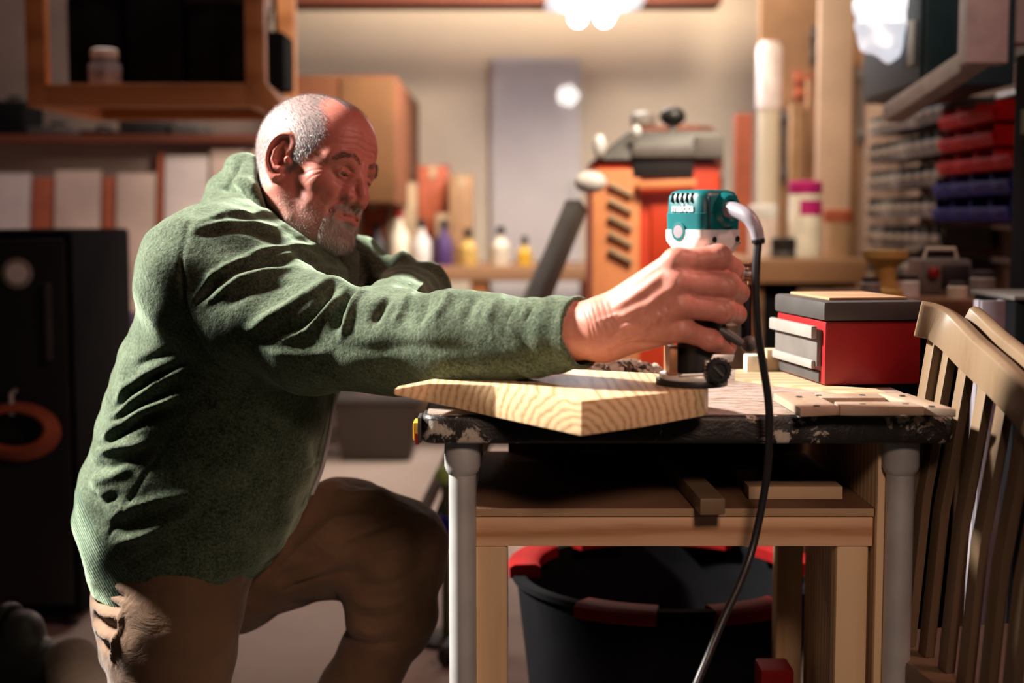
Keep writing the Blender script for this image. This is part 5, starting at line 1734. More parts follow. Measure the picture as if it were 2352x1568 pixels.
for k, (u0, u1, h, lab) in enumerate(((0.02, 0.30, 0.30, 'black lidded crate in the timber rack, nearest the dark ceiling corner'), (0.33, 0.62, 0.34, 'black lidded crate in the middle of the timber rack'), (0.65, 0.97, 0.28, 'black lidded crate in the timber rack, on the side of the brace'))):
    bx = empty('storage_crate', (x0 + pw_ + wbx * (u0 + u1) / 2, RYk + 0.33, zr), lab, 'crate', 'black crates in the timber rack')
    MB().box((x0 + pw_ + wbx * u0, RYk + 0.16, zr + 0.0005), (x0 + pw_ + wbx * u1, RYk + 0.53, zr + h - 0.04)).build('body', M['cloth_black'], bx, 0.01)
    MB().box((x0 + pw_ + wbx * u0 - 0.006, RYk + 0.155, zr + h - 0.04), (x0 + pw_ + wbx * u1 + 0.006, RYk + 0.535, zr + h)).build('lid', M['black'], bx, 0.008)
c = at(242, 190, RYk + 0.10)
jar = empty('jar', (c[0], RYk + 0.10, zr), 'pale lilac jar standing on the timber rack before the crates', 'jar')
MB().lathe([(0.042, 0.0005), (0.045, 0.01), (0.045, 0.06), (0.034, 0.075), (0.034, 0.08)], (c[0], RYk + 0.10, zr), n=20).build('body', M['lilac_grey'], jar)
MB().lathe([(0.038, 0), (0.038, 0.022), (0.03, 0.026)], (c[0], RYk + 0.10, zr + 0.0805), n=20).build('lid', M['white'], jar)
x0b, z0b, x1b, z1b = span(612, 75, 648, 205, RYk + 0.2)
hp = empty('hanging_bag', (x1b, RYk + 0.25, z0b), 'black narrow bag hanging at the end of the timber rack', 'bag')
MB().prism(rrect(x0b, x1b + 0.01, RYk + 0.16, RYk + 0.36, 0.018), z0b, z1b).build('body', M['cloth_black'], hp, 0.012)
MB().tube([(x0b + 0.02, RYk + 0.26, z1b - 0.005), (x0b + 0.02, RYk + 0.26, ZC)], 0.005, 6).build('strap', M['cloth_black'], hp)

M['board_rosy'] = plain('rosy board paint', (0.60, 0.46, 0.41), 0.7, 0, 0.15, 5)
M['board_lilac'] = plain('lilac board paint', (0.62, 0.54, 0.54), 0.7, 0, 0.12, 5)
# leaning boards along the rosy wall
LY = 5.3
edges = [-60, 38, 92, 205, 238, 335, 352, 460, 545, 640]
tops = [395, 405, 388, 402, 395, 345, 352, 335, 342]
for k in range(9):
    a, b = at(edges[k] + 3, tops[k], LY), at(edges[k + 1] - 3, tops[k], LY)
    mt = M['rust'] if (edges[k + 1] - edges[k]) < 60 else (M['board_rosy'] if k % 3 else M['board_lilac'])
    kind = 'narrow rust red batten' if mt is M['rust'] else 'wide rosy board'
    nth = ('by the black cabinet', 'at the edge of the black cabinet', 'behind the black cabinet top', 'behind the turquoise bottle', 'over the purple sack', 'beside the dark purple sack', 'right behind the kneeling man\'s back', 'behind the man\'s shoulder', 'behind the man\'s collar')[k]
    o = MB().hexa([(a[0], LY - 0.02, 0), (b[0], LY - 0.02, 0), (b[0], LY + 0.01, 0), (a[0], LY + 0.01, 0), (a[0], LY + 0.16, a[2]), (b[0], LY + 0.16, a[2]), (b[0], LY + 0.19, a[2]), (a[0], LY + 0.19, a[2])]).build('leaning_board', mt, None, 0.004)
    tag(o, kind + ' leaning upright ' + nth, 'board', 'boards leaning along the far wall')
# partition the boards lean on, ledge above with dark things
x0, z0, x1, z1 = span(-80, 0, 660, 1000, 5.52)
structure('wall_1', (XL, LY + 0.22, 0), (at(610, 0, 5.6)[0], LY + 0.30, at(0, 330, 5.5)[2]), M['wall_left'], 'low rosy partition behind the leaning boards')
zl = at(0, 330, 5.5)[2]
structure('wall_3', (XL, 5.82, 0), (at(618, 0, 5.82)[0], 5.88, ZC), plain('dusky board wall', (0.17, 0.125, 0.11), 0.8, 0, 0.2, 3), 'dusky board wall behind the ledge and timber rack')
structure('trim_2', (XL, LY + 0.10, zl + 0.001), (at(600, 0, 5.5)[0], LY + 0.50, zl + 0.03), M['beam'], 'dark ledge on top of the partition')
for k, (px, w, h, m, nm, lab) in enumerate(((120, 110, 50, 'charcoal', 'tool_case', 'dark tool case on the ledge above the black cabinet'), (225, 80, 38, 'cloth_black', 'tool_bag', 'black flat bag on the dark ledge'), (330, 110, 78, 'black', 'tool_case', 'large black case on the dark ledge below the rack'),
                                            (430, 70, 60, 'charcoal', 'tool_case', 'square dark case on the dark ledge below the rack'), (20, 90, 110, 'cloth_black', 'tool_bag', 'tall black bag on the dark ledge at the picture edge'))):
    a = at(px - w / 2, 330 - h, 5.5); b = at(px + w / 2, 330, 5.5)
    cs = empty(nm, ((a[0] + b[0]) / 2, 5.55, zl + 0.03), lab, 'case' if 'case' in nm else 'bag')
    MB().box((a[0], 5.47, zl + 0.031), (b[0], 5.70, max(a[2], zl + 0.07) - 0.02)).build('body', M[m], cs, 0.012)
    MB().tube([((a[0] * 0.7 + b[0] * 0.3), 5.58, max(a[2], zl + 0.07) - 0.022), ((a[0] * 0.65 + b[0] * 0.35), 5.58, max(a[2], zl + 0.07)), ((a[0] * 0.35 + b[0] * 0.65), 5.58, max(a[2], zl + 0.07)), ((a[0] * 0.3 + b[0] * 0.7), 5.58, max(a[2], zl + 0.07) - 0.022)], 0.008, 8).build('handle', M['black'], cs)

# black cabinet with a pale badge
CY = 3.3
x0, z0, x1, z1 = span(-60, 528, 165, 1050, CY)
bc_ = empty('floor_cabinet', ((x0 + x1) / 2, CY + 0.25, 0), 'tall black floor cabinet with an oval pale badge', 'cabinet')
MB().box((x0, CY, 0.03), (x1, CY + 0.5, z1)).build('body', M['cloth_black'], bc_, 0.012)
MB().box((x0 + 0.015, CY - 0.012, 0.06), (x1 - 0.015, CY + 0.001, z1 - 0.02)).build('front_panel', M['black'], bc_, 0.006)
c = at(45, 627, CY)
MB().lathe([(0.036, 0), (0.036, 0.006), (0.03, 0.009)], (c[0], CY - 0.0125, c[2]), (0, -1, 0), 28).build('badge', M['grey_pale'], bc_)
MB().lathe([(0.024, 0), (0.022, 0.004)], (c[0], CY - 0.0212, c[2]), (0, -1, 0), 24).build('badge', M['white'], bc_)
MB().bar((x1 - 0.05, CY - 0.03, z1 - 0.30), (x1 - 0.05, CY - 0.03, z1 - 0.12), 0.014, 0.014).build('handle', M['charcoal'], bc_, 0.003)
for (lx, ly) in ((x0 + 0.04, CY + 0.04), (x1 - 0.04, CY + 0.04), (x0 + 0.04, CY + 0.46), (x1 - 0.04, CY + 0.46)): MB().tube([(lx, ly, 0), (lx, ly, 0.032)], 0.018, 10).build('foot', M['black'], bc_)
# coil of orange lead hung on the cabinet front
c = at(35, 985, CY - 0.05)
lead = empty('cord_coil', c, 'coil of orange cord hanging on the black cabinet', 'cord')
for k in range(3):
    pts = [(c[0] + (0.075 + 0.008 * k) * math.cos(t), c[1] + 0.012 * k - 0.006, c[2] + (0.048 + 0.006 * k) * math.sin(t) - 0.004 * k) for t in np.linspace(0, 2 * math.pi, 28, endpoint=False)]
    MB().tube(pts, 0.009, 8, closed=True).build('loop', M['rust'], lead)
MB().tube([(c[0] - 0.01, c[1] + 0.008, c[2] + 0.03), (c[0] - 0.01, c[1] + 0.008, c[2] + 0.08), (c[0] - 0.01, CY - 0.013, c[2] + 0.085)], 0.006, 8).build('hook', M['steel'], lead)
# turquoise bottle on a purple sack on a crate
c = at(207, 690, 4.2)
x0, z0, x1, z1 = span(175, 730, 290, 950, 4.2)
sk = empty('storage_bin', ((x0 + x1) / 2, 4.3, 0), 'dark purple lidded bin standing beside the black cabinet', 'bin')
MB().prism(rrect(x0, x1, 4.2, 4.5, 0.03), 0, z1 - 0.03).build('body', plain('dusk purple plastic', (0.035, 0.022, 0.05), 0.6), sk, 0.01)
MB().prism(rrect(x0 - 0.008, x1 + 0.008, 4.19, 4.51, 0.03), z1 - 0.03, z1).build('lid', M['purple'], sk, 0.008)
bt = empty('spray_bottle', (c[0], 4.3, z1), 'turquoise spray bottle on the dark purple bin', 'bottle')
MB().lathe([(0.034, 0.0005), (0.038, 0.01), (0.038, 0.07), (0.016, 0.10), (0.014, 0.115)], (c[0], 4.3, z1), n=20).build('body', M['turquoise'], bt)
MB().lathe([(0.017, 0), (0.017, 0.02), (0.010, 0.025)], (c[0], 4.3, z1 + 0.115), n=14).build('cap', M['white'], bt)
MB().bar((c[0] - 0.01, 4.3, z1 + 0.145), (c[0] + 0.035, 4.3, z1 + 0.150), 0.016, 0.018).build('trigger', M['white'], bt, 0.003)

# workbench at the back, things on it
BY = 5.9
x0, z0, x1, z1 = span(800, 600, 1360, 660, BY)
bzz = at(0, 612, BY)[2]
wb = empty('back_workbench', ((x0 + x1) / 2, BY + 0.4, 0), 'long brown workbench against the cream wall', 'workbench')
MB().box((x0, BY, bzz - 0.06), (x1 + 0.1, BY + 0.7, bzz)).build('top', M['bench'], wb, 0.005)
for xx in (x0 + 0.03, (x0 + x1) / 2, x1 - 0.02):
    for yy in (BY + 0.03, BY + 0.6): MB().box((xx, yy, 0), (xx + 0.07, yy + 0.07, bzz - 0.06)).build('leg', M['rack'], wb, 0.004)
MB().box((x0 + 0.03, BY + 0.05, 0.2), (x1 + 0.05, BY + 0.6, 0.23)).build('lower_shelf', M['ply'], wb)


def carton(px0, py0, px1, Y, zb_, mat, label, dep=0.16, tape=True, name='carton', cat='box'):
    a = at(px0, py0, Y); b = at(px1, py0, Y)
    e = empty(name, ((a[0] + b[0]) / 2, Y + dep / 2, zb_), label, cat)
    MB().box((a[0], Y, zb_ + 0.0005), (b[0], Y + dep, a[2])).build('body', mat, e, 0.004)
    m = (a[0] + b[0]) / 2
    MB().box((a[0] - 0.002, Y - 0.002, a[2] + 0.0003), (b[0] + 0.002, Y + dep + 0.002, a[2] + 0.004)).build('flap', mat, e)
    MB().box((m - 0.015, Y - 0.0035, a[2] - 0.05), (m + 0.015, Y - 0.0006, a[2] + 0.002)).build('tape', M['card_pale'], e)
    return e, a[2] + 0.004


carton(1032, 402, 1086, BY + 0.25, bzz, M['card'], 'tall brown carton on the back workbench nearest the sliding door')
carton(960, 382, 1028, BY + 0.38, bzz, M['rust'], 'rust brown carton on the back workbench, tallest of the cartons', 0.2)
carton(890, 420, 955, BY + 0.30, bzz, M['card_pale'], 'pale carton on the back workbench close to the man\'s nose', 0.2)
carton(1000, 492, 1028, BY + 0.18, bzz, M['card_pale'], 'low pale carton in front of the brown cartons', 0.14)
carton(830, 455, 885, BY + 0.30, bzz, M['rust'], 'rust red carton half hidden behind the man\'s mouth', 0.2)
for (px, py, r, h, m, lab) in ((916, 500, 0.042, 0.20, 'cream', 'cream plastic bottle at the front of the back workbench'), (968, 520, 0.040, 0.16, 'white', 'white squat bottle on the back workbench'), (1020, 545, 0.036, 0.16, 'purple', 'dark purple bottle on the back workbench before the low carton'),
                               (866, 540, 0.040, 0.15, 'charcoal', 'dark bottle on the back workbench beside the man\'s chin'), (1075, 560, 0.04, 0.12, 'mustard', 'mustard yellow tin bottle at the bench end by the door'), (1150, 555, 0.04, 0.13, 'cream', 'cream bottle standing alone before the sliding door'), (1205, 575, 0.032, 0.09, 'yellow', 'small yellow bottle standing before the sliding door')):
    c = at(px, py, BY + 0.1)
    e = empty('bottle', (c[0], BY + 0.10, bzz), lab, 'bottle', 'bottles along the back workbench')
    MB().lathe([(r * 0.95, 0.0005), (r, 0.01), (r, h * 0.65), (r * 0.4, h * 0.85), (r * 0.38, h)], (c[0], BY + 0.10, bzz), n=20).build('body', M[m], e)
    MB().lathe([(r * 0.45, 0), (r * 0.45, 0.03), (r * 0.3, 0.035)], (c[0], BY + 0.10, bzz + h + 0.0005), n=14).build('cap', M['red'] if r > 0.041 else M['black'], e)

# dark bin on the floor beyond the table
x0, z0, x1, z1 = span(782, 895, 968, 1030, 5.85)
bn_ = empty('floor_bin', ((x0 + x1) / 2, 6.0, 0), 'dark brown plastic bin on the floor beyond the table', 'bin')
MB().hexa([(x0 + 0.03, 5.62, 0), (x1 - 0.03, 5.62, 0), (x1 - 0.03, 5.88, 0), (x0 + 0.03, 5.88, 0), (x0, 5.58, 0.24), (x1, 5.58, 0.24), (x1, 5.89, 0.24), (x0, 5.89, 0.24)]).build('body', plain('dark brown plastic', (0.035, 0.022, 0.018), 0.5), bn_, 0.01)
MB().box((x0 - 0.012, 5.57, 0.24), (x1 + 0.012, 5.895, 0.262)).build('rim', M['charcoal'], bn_, 0.006)
# small things on the floor seen beside the table leg
c = at(1024, 1205, 3.2)
e = empty('hand_clamp', (c[0] - 0.01, 3.2, 0), 'purple blue plastic clamp on a pole behind the steel leg', 'clamp')
MB().tube([(c[0], 3.2, 0), (c[0], 3.2, c[2] + 0.10)], 0.010, 10).build('pole', M['green_olive'], e)
MB().box((c[0] - 0.025, 3.17, c[2] - 0.012), (c[0] + 0.03, 3.21, c[2] + 0.022)).build('jaw', M['blue'], e, 0.006)
MB().box((c[0] - 0.015, 3.17, c[2] - 0.04), (c[0] + 0.03, 3.21, c[2] - 0.018)).build('jaw', M['blue'], e, 0.006)
MB().ball((c[0], 3.2, c[2] + 0.115), 0.024, 14, 8).build('green_cap', plain('lime plastic', (0.30, 0.45, 0.12), 0.5), e)
MB().lathe([(0.07, 0), (0.07, 0.012), (0.02, 0.016)], (c[0], 3.2, 0), n=20).build('foot', M['black'], e)
c = atz(1025, 1500, 0.03)
e = tag(MB().ball((c[0], c[1], 0.024), (0.020, 0.018, 0.024), 14, 8).build('caster', M['black']), 'small black caster lying on the floor by the steel leg', 'caster')

# ------------------------------------------------------------------ right-hand side
KY = 4.6
x0, z0, x1, z1 = span(1715, 595, 1995, 650, KY)
kz = z1
kb = empty('side_counter', ((x0 + x1) / 2, KY + 0.3, 0), 'brown wooden counter behind the power cord', 'counter')
MB().box((x0 - 0.05, KY, z0), (XR - 0.19, KY + 0.75, kz)).build('top', M['bench'], kb, 0.006)
MB().box((x0, KY + 0.03, 0), (x0 + 0.06, KY + 0.70, z0)).build('end_panel', M['ply'], kb)
MB().box((XR - 0.28, KY + 0.03, 0), (XR - 0.22, KY + 0.70, z0)).build('end_panel', M['ply'], kb)
MB().box((x0 + 0.06, KY + 0.05, 0.05), (XR - 0.28, KY + 0.07, z0)).build('front_panel', M['cloth_black'], kb)
# pipe, stud and plank upright behind the counter
a = at(1768, 90, 5.2)
e = empty('upright_pipe', (a[0], 5.2, kz), 'pale plastic pipe standing upright on the brown counter', 'pipe')
MB().tube([(a[0], 5.2, kz + 0.001), (a[0], 5.2, a[2] - 0.03)], 0.040, 18).build('tube', plain('pale pipe', (0.66, 0.58, 0.45), 0.4, 0, 0.05, 4), e)
MB().lathe([(0.040, 0), (0.046, 0.003), (0.046, 0.22), (0.034, 0.24)], (a[0], 5.2, a[2] - 0.25), n=20).build('socket', plain('pink white socket', (0.80, 0.70, 0.70), 0.3, bmp=0), e)
for (xa, xb, yt_, Y, m, lab) in ((1885, 1962, -30, 5.0, plain('pale planed stud', (0.60, 0.42, 0.30), 0.6, 0, 0.1, 4), 'wide pale timber stud standing behind the brown counter'), (1818, 1850, 240, 5.28, M['card'], 'narrow brown plank between pipe and pale stud'), (1856, 1880, 180, 5.28, M['bench'], 'slim dark plank beside the wide pale stud'),
                                 (1690, 1730, 260, 5.25, M['rust'], 'rusty plank standing behind the orange machine')):
    a, b = at(xa, yt_, Y), at(xb, yt_, Y)
    yb = Y
    zb_ = kz + 0.001
    tag(MB().box((a[0], yb, zb_), (b[0], yb + 0.045, min(a[2], ZC - 0.002))).build('plank', m, None, 0.004), lab, 'plank', 'planks behind the counter')
# brown partition behind the planks, clamps hung on it
structure('wall_2', (at(1748, 0, 5.5)[0], 5.5, 0), (XR - 0.001, 5.54, ZC), plain('brown partition board', (0.30, 0.165, 0.085), 0.75, 0, 0.2, 5), 'brown board partition behind the counter')
for (px, y0, y1, m, lab) in ((1800, 250, 420, 'charcoal', 'dark bar clamp hanging on the brown partition next to the pipe'), (1832, 160, 235, 'rust', 'short rust red clamp hanging high on the brown partition'), (1868, 60, 150, 'charcoal', 'dark bar clamp hanging highest on the brown partition'), (1975, 150, 330, 'grey', 'grey bar clamp hanging between the stud and the parts bins')):
    a, b = at(px, y0, 5.47), at(px, y1, 5.47)
    e = empty('bar_clamp', a, lab, 'clamp', 'clamps on the brown partition')
    MB().bar(a, b, 0.018, 0.012, (0, 1, 0)).build('bar', M[m], e)
    MB().box((a[0] - 0.012, 5.44, a[2] - 0.05), (a[0] + 0.055, 5.48, a[2] - 0.02)).build('jaw', M[m], e, 0.003)
    MB().box((b[0] - 0.012, 5.44, b[2] + 0.02), (b[0] + 0.055, 5.48, b[2] + 0.05)).build('jaw', M[m], e, 0.003)
    MB().tube([(b[0] + 0.045, 5.46, b[2] + 0.02), (b[0] + 0.045, 5.46, b[2] - 0.05)], 0.010, 10).build('screw_handle', M['orange'], e)
    MB().tube([(a[0], 5.478, a[2] - 0.01), (a[0], 5.5, a[2] - 0.01)], 0.004, 8).build('hook', M['steel'], e)
# tins on the counter
def tin(px, py0, Y, r, mat, capm, label, name='tin', cat='tin', h=None):
    c = at(px, py0, Y)
    e = empty(name, (c[0], Y, kz), label, cat)
    hh = c[2] - kz
    MB().lathe([(r, 0.0008), (r * 1.02, 0.006), (r, 0.012), (r, hh - 0.05), (r * 0.96, hh - 0.045)], (c[0], Y, kz), n=24).build('body', mat, e)
    MB().lathe([(r * 0.98, hh - 0.045), (r * 1.03, hh - 0.04), (r * 1.03, hh - 0.004), (r * 0.8, hh)], (c[0], Y, kz), n=24).build('lid', capm, e)
    return e


e = tin(1850, 415, KY + 0.2, 0.054, M['cream'], M['pink'], 'cream tin with a magenta lid on the brown counter')
MB().lathe([(0.0550, 0), (0.0550, 0.05)], (at(1850, 480, KY + 0.2)[0], KY + 0.2, at(1850, 480, KY + 0.2)[2] - 0.02), n=24).build('label_band', M['pink'], e)
tin(1752, 470, KY + 0.25, 0.048, plain('rosy white tin', (0.72, 0.56, 0.50), 0.45), M['white'], 'rosy white tin on the brown counter by the cord')
tin(1800, 545, KY + 0.12, 0.040, M['charcoal'], M['black'], 'low dark tin on the brown counter before the magenta one')
tin(1925, 480, KY + 0.30, 0.050, M['card'], M['rust'], 'brown tin on the counter beside the magenta one')

M['redbin'] = plain('scarlet bin plastic', (0.55, 0.006, 0.006), 0.65, spec=0.12)
# parts bins on rails along the side wall
BW = 0.085


def parts_bin(name, Y, z, w, h, dep, mat, label, group, parent=None):
    x1_ = XR - 0.03
    e = empty(name, (x1_ - dep / 2, Y, z), label, 'bin', group)
    t = 0.004
    mb = MB()
    mb.box((x1_ - dep, Y, z), (x1_, Y + w, z + t))
    mb.box((x1_ - t, Y, z + t), (x1_, Y + w, z + h))
    mb.box((x1_ - dep, Y, z + t), (x1_ - t, Y + t, z + h * 0.92)); mb.box((x1_ - dep, Y + w - t, z + t), (x1_ - t, Y + w, z + h * 0.92))
    mb.build('body', mat, e)
    mb = MB(); mb.hexa([(x1_ - dep - 0.012, Y, z + h * 0.45), (x1_ - dep, Y, z), (x1_ - dep, Y + w, z), (x1_ - dep - 0.012, Y + w, z + h * 0.45), (x1_ - dep - 0.010, Y, z + h * 0.60), (x1_ - dep + 0.006, Y, z + h * 0.45), (x1_ - dep + 0.006, Y + w, z + h * 0.45), (x1_ - dep - 0.010, Y + w, z + h * 0.60)])
    mb.build('front_lip', mat, e)
    MB().box((x1_ - dep - 0.0135, Y + w * 0.25, z + h * 0.36), (x1_ - dep - 0.0115, Y + w * 0.75, z + h * 0.52)).build('label_card', M['card_pale'] if mat not in (M['redbin'], M['blue']) else mat, e)
    return e


def wz(py, px):
    """height of the side wall's bin fronts where the photograph shows (px, py)"""
    xw = XR - 0.18
    Y = FPX * xw / (px - 1176)
    return at(px, py, Y)[2], Y


tiers = [(0, 1.235 - 0.088 * k, n) for k, n in enumerate(('top', 'second', 'third', 'fourth', 'fifth', 'bottom'))]
rails_o = empty('bin_rail', (XR - 0.02, 3.9, 0.9), 'grey steel rails on the brown wall carrying the parts bins', 'rail')
for (_, z, nm) in tiers:
    MB().box((XR - 0.03, 2.95, z + 0.055), (XR - 0.001, 4.75, z + 0.068)).build('rail', M['steel'], rails_o, 0.002)
for y in (2.95, 3.7, 4.5):
    MB().box((XR - 0.012, y, 0.74), (XR - 0.0005, y + 0.03, 1.36)).build('upright', M['steel'], rails_o)
cols = ['charcoal', 'grey', 'grey', 'charcoal', 'grey_pale', 'grey', 'charcoal', 'grey', 'grey', 'grey_pale']
names_c = dict(charcoal='charcoal', grey='mid grey', grey_pale='pale grey')
place = ('first', 'second', 'third', 'fourth', 'fifth', 'sixth', 'seventh', 'eighth', 'ninth', 'tenth')
for ti, (_, z, nm) in enumerate(tiers):
    for k in range(9):
        Y = 3.90 + k * 0.092
        m = cols[(k * 3 + ti * 2) % 10]
        parts_bin('parts_bin', Y, z, 0.086, 0.068, 0.13, M[m], '%s parts bin, %s from the coloured bins on the %s rail' % (names_c[m], place[k], nm), 'grey parts bins on the wall rails')
for ti, (z, nm) in enumerate(((1.205, 'top'), (1.145, 'middle'), (1.085, 'lower'))):
    for k in range(3 if ti < 2 else 4):
        Y = 3.74 - k * 0.145
        parts_bin('parts_bin', Y, z, 0.138, 0.052, 0.15, M['redbin'], 'red parts bin, %s from the grey bins in the %s red row' % (place[k], nm), 'red parts bins on the wall rails')
for ti, (z, nm) in enumerate(((1.025, 'upper'), (0.962, 'lower'))):
    for k in range(4):
        Y = 3.74 - k * 0.150
        parts_bin('parts_bin', Y, z, 0.142, 0.055, 0.16, M['blue'], 'dark blue parts bin, %s from the grey bins in the %s blue row' % (place[k], nm), 'blue parts bins on the wall rails')

# white crumpled bag, glow added to look lit; dark locker high on the wall
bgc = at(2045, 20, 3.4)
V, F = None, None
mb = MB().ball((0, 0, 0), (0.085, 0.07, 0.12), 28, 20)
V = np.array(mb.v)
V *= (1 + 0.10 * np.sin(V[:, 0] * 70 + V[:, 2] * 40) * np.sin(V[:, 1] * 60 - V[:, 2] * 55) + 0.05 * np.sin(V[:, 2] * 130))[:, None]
e = empty('glowing_bag', bgc, 'bright white crumpled bag with added glow and a blue edge by the dark locker', 'lamp')
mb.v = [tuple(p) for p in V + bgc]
mb.build('bag_body', emit('white bag glow', (0.86, 0.87, 0.95), 0.75), e)
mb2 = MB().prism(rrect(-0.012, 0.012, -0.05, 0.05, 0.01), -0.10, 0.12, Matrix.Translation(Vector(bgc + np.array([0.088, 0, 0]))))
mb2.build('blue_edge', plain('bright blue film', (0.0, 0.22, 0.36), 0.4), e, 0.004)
MB().tube([bgc + np.array([0, 0, 0.10]), (bgc[0], bgc[1], 1.9), (bgc[0], bgc[1], ZC)], 0.004, 6).build('bag_cord', M['white'], e)
x0, z0, x1, z1 = span(2125, 0, 2212, 195, 3.2)
lk = empty('wall_locker', (x0, 3.4, z0), 'dark teal steel locker high on the brown wall', 'locker')
MB().box((x0, 3.2, z0), (x1 + 0.12, 3.75, ZC - 0.3)).build('body', M['teal_dark'], lk, 0.006)
MB().box((x0 - 0.008, 3.22, z0 + 0.01), (x0 - 0.0005, 3.73, ZC - 0.32)).build('locker_door', M['teal_dark'], lk, 0.003)
MB().box((x0 - 0.02, 3.26, z0 + 0.05), (x0 - 0.008, 3.28, z0 + 0.15)).build('handle', M['steel'], lk, 0.002)
MB().box((x1 + 0.12, 3.25, z0 + 0.1), (XR - 0.001, 3.35, z0 + 0.2)).build('wall_bracket', M['steel'], lk)
MB().box((x1 + 0.12, 3.6, z0 + 0.1), (XR - 0.001, 3.7, z0 + 0.2)).build('wall_bracket', M['steel'], lk)
M['post'] = plain('pale lilac post paint', (0.62, 0.56, 0.56), 0.5)
# grey post with its diagonal brace
a = at(2222, 60, 2.9); b = at(2318, 60, 2.9)
gp = empty('steel_post', ((a[0] + b[0]) / 2, 2.95, 0), 'lilac grey steel post with a sloping brace near the dark cabinet', 'post')
MB().box((a[0], 2.9, 1.28), (b[0], 2.96, ZC - 0.001)).build('column', M['post'], gp, 0.004)
MB().bar(((a[0] + b[0]) / 2, 2.93, at(0, 120, 2.9)[2]), at(2050, 262, 3.25), 0.05, 0.04).build('brace', M['post'], gp, 0.004)
# black tall cabinet at the frame edge
x0, z0, x1, z1 = span(2400, 92, 2480, 1000, 2.6)
x0 = max(x0, 0.995)
tc = empty('tall_cabinet', (x0 + 0.15, 2.75, 0), 'tall black cabinet with a green card beside the red bins', 'cabinet')
MB().box((x0, 2.6, 0.04), (XR - 0.005, 2.85, z1)).build('body', M['cloth_black'], tc, 0.006)
MB().box((x0 + 0.01, 2.588, 0.10), (XR - 0.02, 2.6, z1 - 0.03)).build('cabinet_door', M['black'], tc, 0.004)
cx0, cz0, cx1, cz1 = span(2305, 248, 2400, 305, 2.75)
MB().box((x0 - 0.003, 2.64, cz0), (x0 - 0.0003, 2.80, cz1)).build('green_card', M['green_olive'], tc)
rx0, rz0, rx1, rz1 = span(2326, 308, 2352, 345, 2.75)
MB().box((x0 - 0.012, 2.66, rz0), (x0 - 0.0003, 2.71, rz1)).build('red_knob', M['red'], tc, 0.004)
MB().box((x0 + 0.02, 2.62, 0), (XR - 0.03, 2.83, 0.04)).build('plinth', M['black'], tc)

# bench in front of the bins, with its clutter
QY = 2.75
x0, z0, x1, z1 = span(1985, 680, 2300, 760, QY)
qz = at(0, 690, QY)[2]
qb = empty('tool_bench', (1.0, QY + 0.2, 0), 'dark tool bench behind the toolbox and the chair', 'bench')
MB().box((at(1960, 0, QY)[0], QY, qz - 0.05), (x0 + 0.28, QY + 0.5, qz)).build('top', M['ply'], qb, 0.004)
for xx in (at(1960, 0, QY)[0] + 0.02, x0 + 0.20):
    for yy in (QY + 0.03, QY + 0.42): MB().box((xx, yy, 0), (xx + 0.05, yy + 0.05, qz - 0.05)).build('leg', M['ply'], qb)
MB().box((at(1960, 0, QY)[0] + 0.07, QY + 0.06, 0.1), (x0 + 0.20, QY + 0.08, qz - 0.05)).build('back_panel', M['cloth_black'], qb)
c = at(2032, 672, QY + 0.14)
sp = empty('thread_spool', (c[0], QY + 0.14, qz), 'mustard yellow empty spool standing on the dark tool bench', 'spool')
hh = at(2032, 575, QY + 0.14)[2] - qz
MB().lathe([(0.048, 0.0005), (0.048, hh * 0.14), (0.040, hh * 0.18), (0.026, hh * 0.34)], (c[0], QY + 0.14, qz), n=28).build('lower_flange', M['mustard'], sp)
MB().lathe([(0.024, hh * 0.34), (0.022, hh * 0.5), (0.024, hh * 0.66)], (c[0], QY + 0.14, qz), n=24).build('core', M['mustard'], sp)
MB().lathe([(0.026, hh * 0.66), (0.040, hh * 0.80), (0.046, hh * 0.84), (0.046, hh)], (c[0], QY + 0.14, qz), n=28).build('upper_flange', M['mustard'], sp)
x0, z0, x1, z1 = span(2140, 595, 2235, 660, QY + 0.2)
rd = empty('radio', ((x0 + x1) / 2, QY + 0.25, qz), 'grey shop radio with a red dial on the dark tool bench', 'radio')
MB().box((x0 - 0.02, QY + 0.2, qz + 0.0005), (x1, QY + 0.32, z1)).build('body', M['grey'], rd, 0.01)
MB().box((x0 + 0.02, QY + 0.193, qz + 0.015), (x1 - 0.008, QY + 0.2, z1 - 0.012)).build('speaker_grille', M['black'], rd, 0.003)
MB().lathe([(0.012, 0), (0.012, 0.012), (0.008, 0.014)], (x0 + 0.002, QY + 0.2, (qz + z1) / 2 + 0.01), (0, -1, 0), 16).build('dial', M['red'], rd)
MB().tube([(x0, QY + 0.26, z1), (x0 + 0.005, QY + 0.26, z1 + 0.02), (x1 - 0.02, QY + 0.26, z1 + 0.02), (x1 - 0.015, QY + 0.26, z1)], 0.004, 8).build('handle', M['cream'], rd)
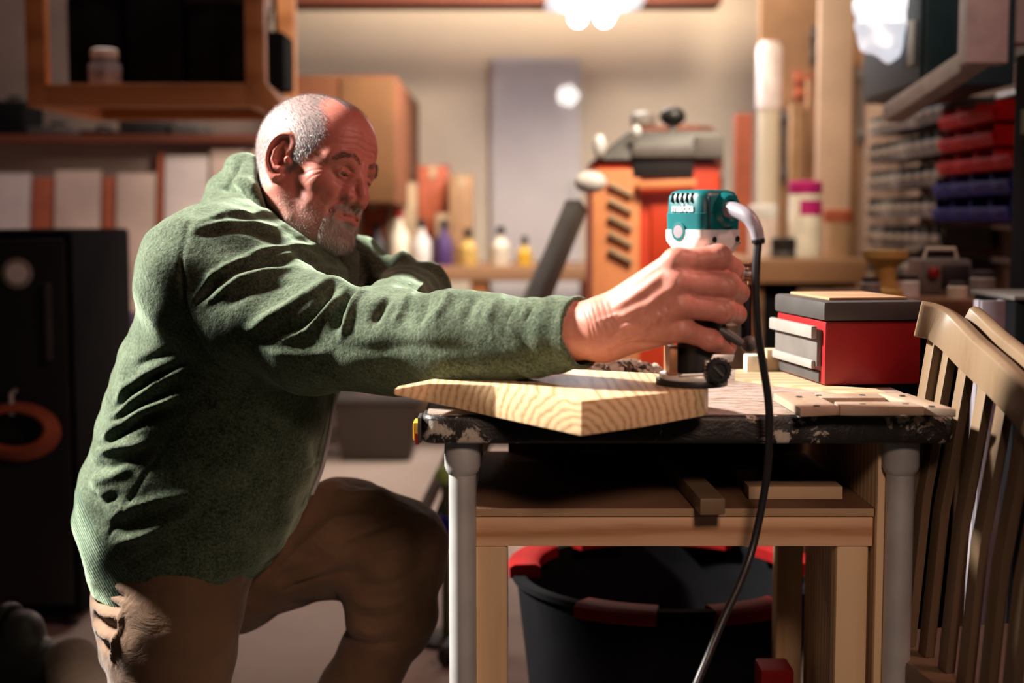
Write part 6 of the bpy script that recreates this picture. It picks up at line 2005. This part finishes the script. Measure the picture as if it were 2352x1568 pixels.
for (px, py, Y, r, m, lab) in ((2000, 655, QY + 0.10, 0.020, 'grey_pale', 'pale grey small jar on the tool bench left of the spool'), (2085, 650, QY + 0.12, 0.024, 'white', 'white small jar on the tool bench between spool and radio'), (2200, 665, QY + 0.06, 0.020, 'cream', 'cream small jar on the tool bench before the radio'), (2258, 640, QY + 0.12, 0.026, 'grey_pale', 'pale grey jar on the tool bench beside the radio')):
    c = at(px, py - 18, Y)
    e = empty('jar', (c[0], Y, qz), lab, 'jar', 'small jars on the tool bench')
    hj = max(c[2] - qz, 0.03)
    MB().lathe([(r, 0.0005), (r, hj * 0.7), (r * 0.8, hj * 0.78)], (c[0], Y, qz), n=18).build('body', M[m], e)
    MB().lathe([(r * 0.85, hj * 0.78), (r * 0.85, hj), (r * 0.6, hj * 1.03)], (c[0], Y, qz), n=18).build('lid', M['charcoal'], e)
# steel pipe and black case behind the chair
a = at(2282, 690, 2.3)
e = empty('steel_channel', (a[0], 2.3, 0), 'pale steel channel standing upright behind the chair rail', 'channel')
w_ = 27 * 2.3 / FPX
MB().box((a[0] - w_, 2.3, 0), (a[0] + w_, 2.306, a[2])).build('web', M['lilac_grey'], e, 0.001)
for s in (-1, 1): MB().box((a[0] + s * w_ - 0.003, 2.306, 0), (a[0] + s * w_ + 0.003, 2.33, a[2])).build('flange', M['lilac_grey'], e)
x0, z0, x1, z1 = span(2322, 690, 2500, 1000, 2.36)
bx = empty('speaker_box', ((x0 + x1) / 2, 2.45, 0), 'black upright speaker box behind the chair at the picture edge', 'speaker')
MB().box((x0, 2.36, 0), (x1, 2.58, z1)).build('body', M['cloth_black'], bx, 0.01)
MB().box((x0 - 0.003, 2.356, z1), (x1 + 0.003, 2.584, z1 + 0.008)).build('top_panel', M['grey'], bx, 0.002)
MB().lathe([(0.07, 0), (0.075, 0.006), (0.06, 0.006), (0.02, 0.002)], ((x0 + x1) / 2, 2.359, z1 - 0.15), (0, -1, 0), 28).build('cone', M['black'], bx)
bpy.context.view_layer.update()
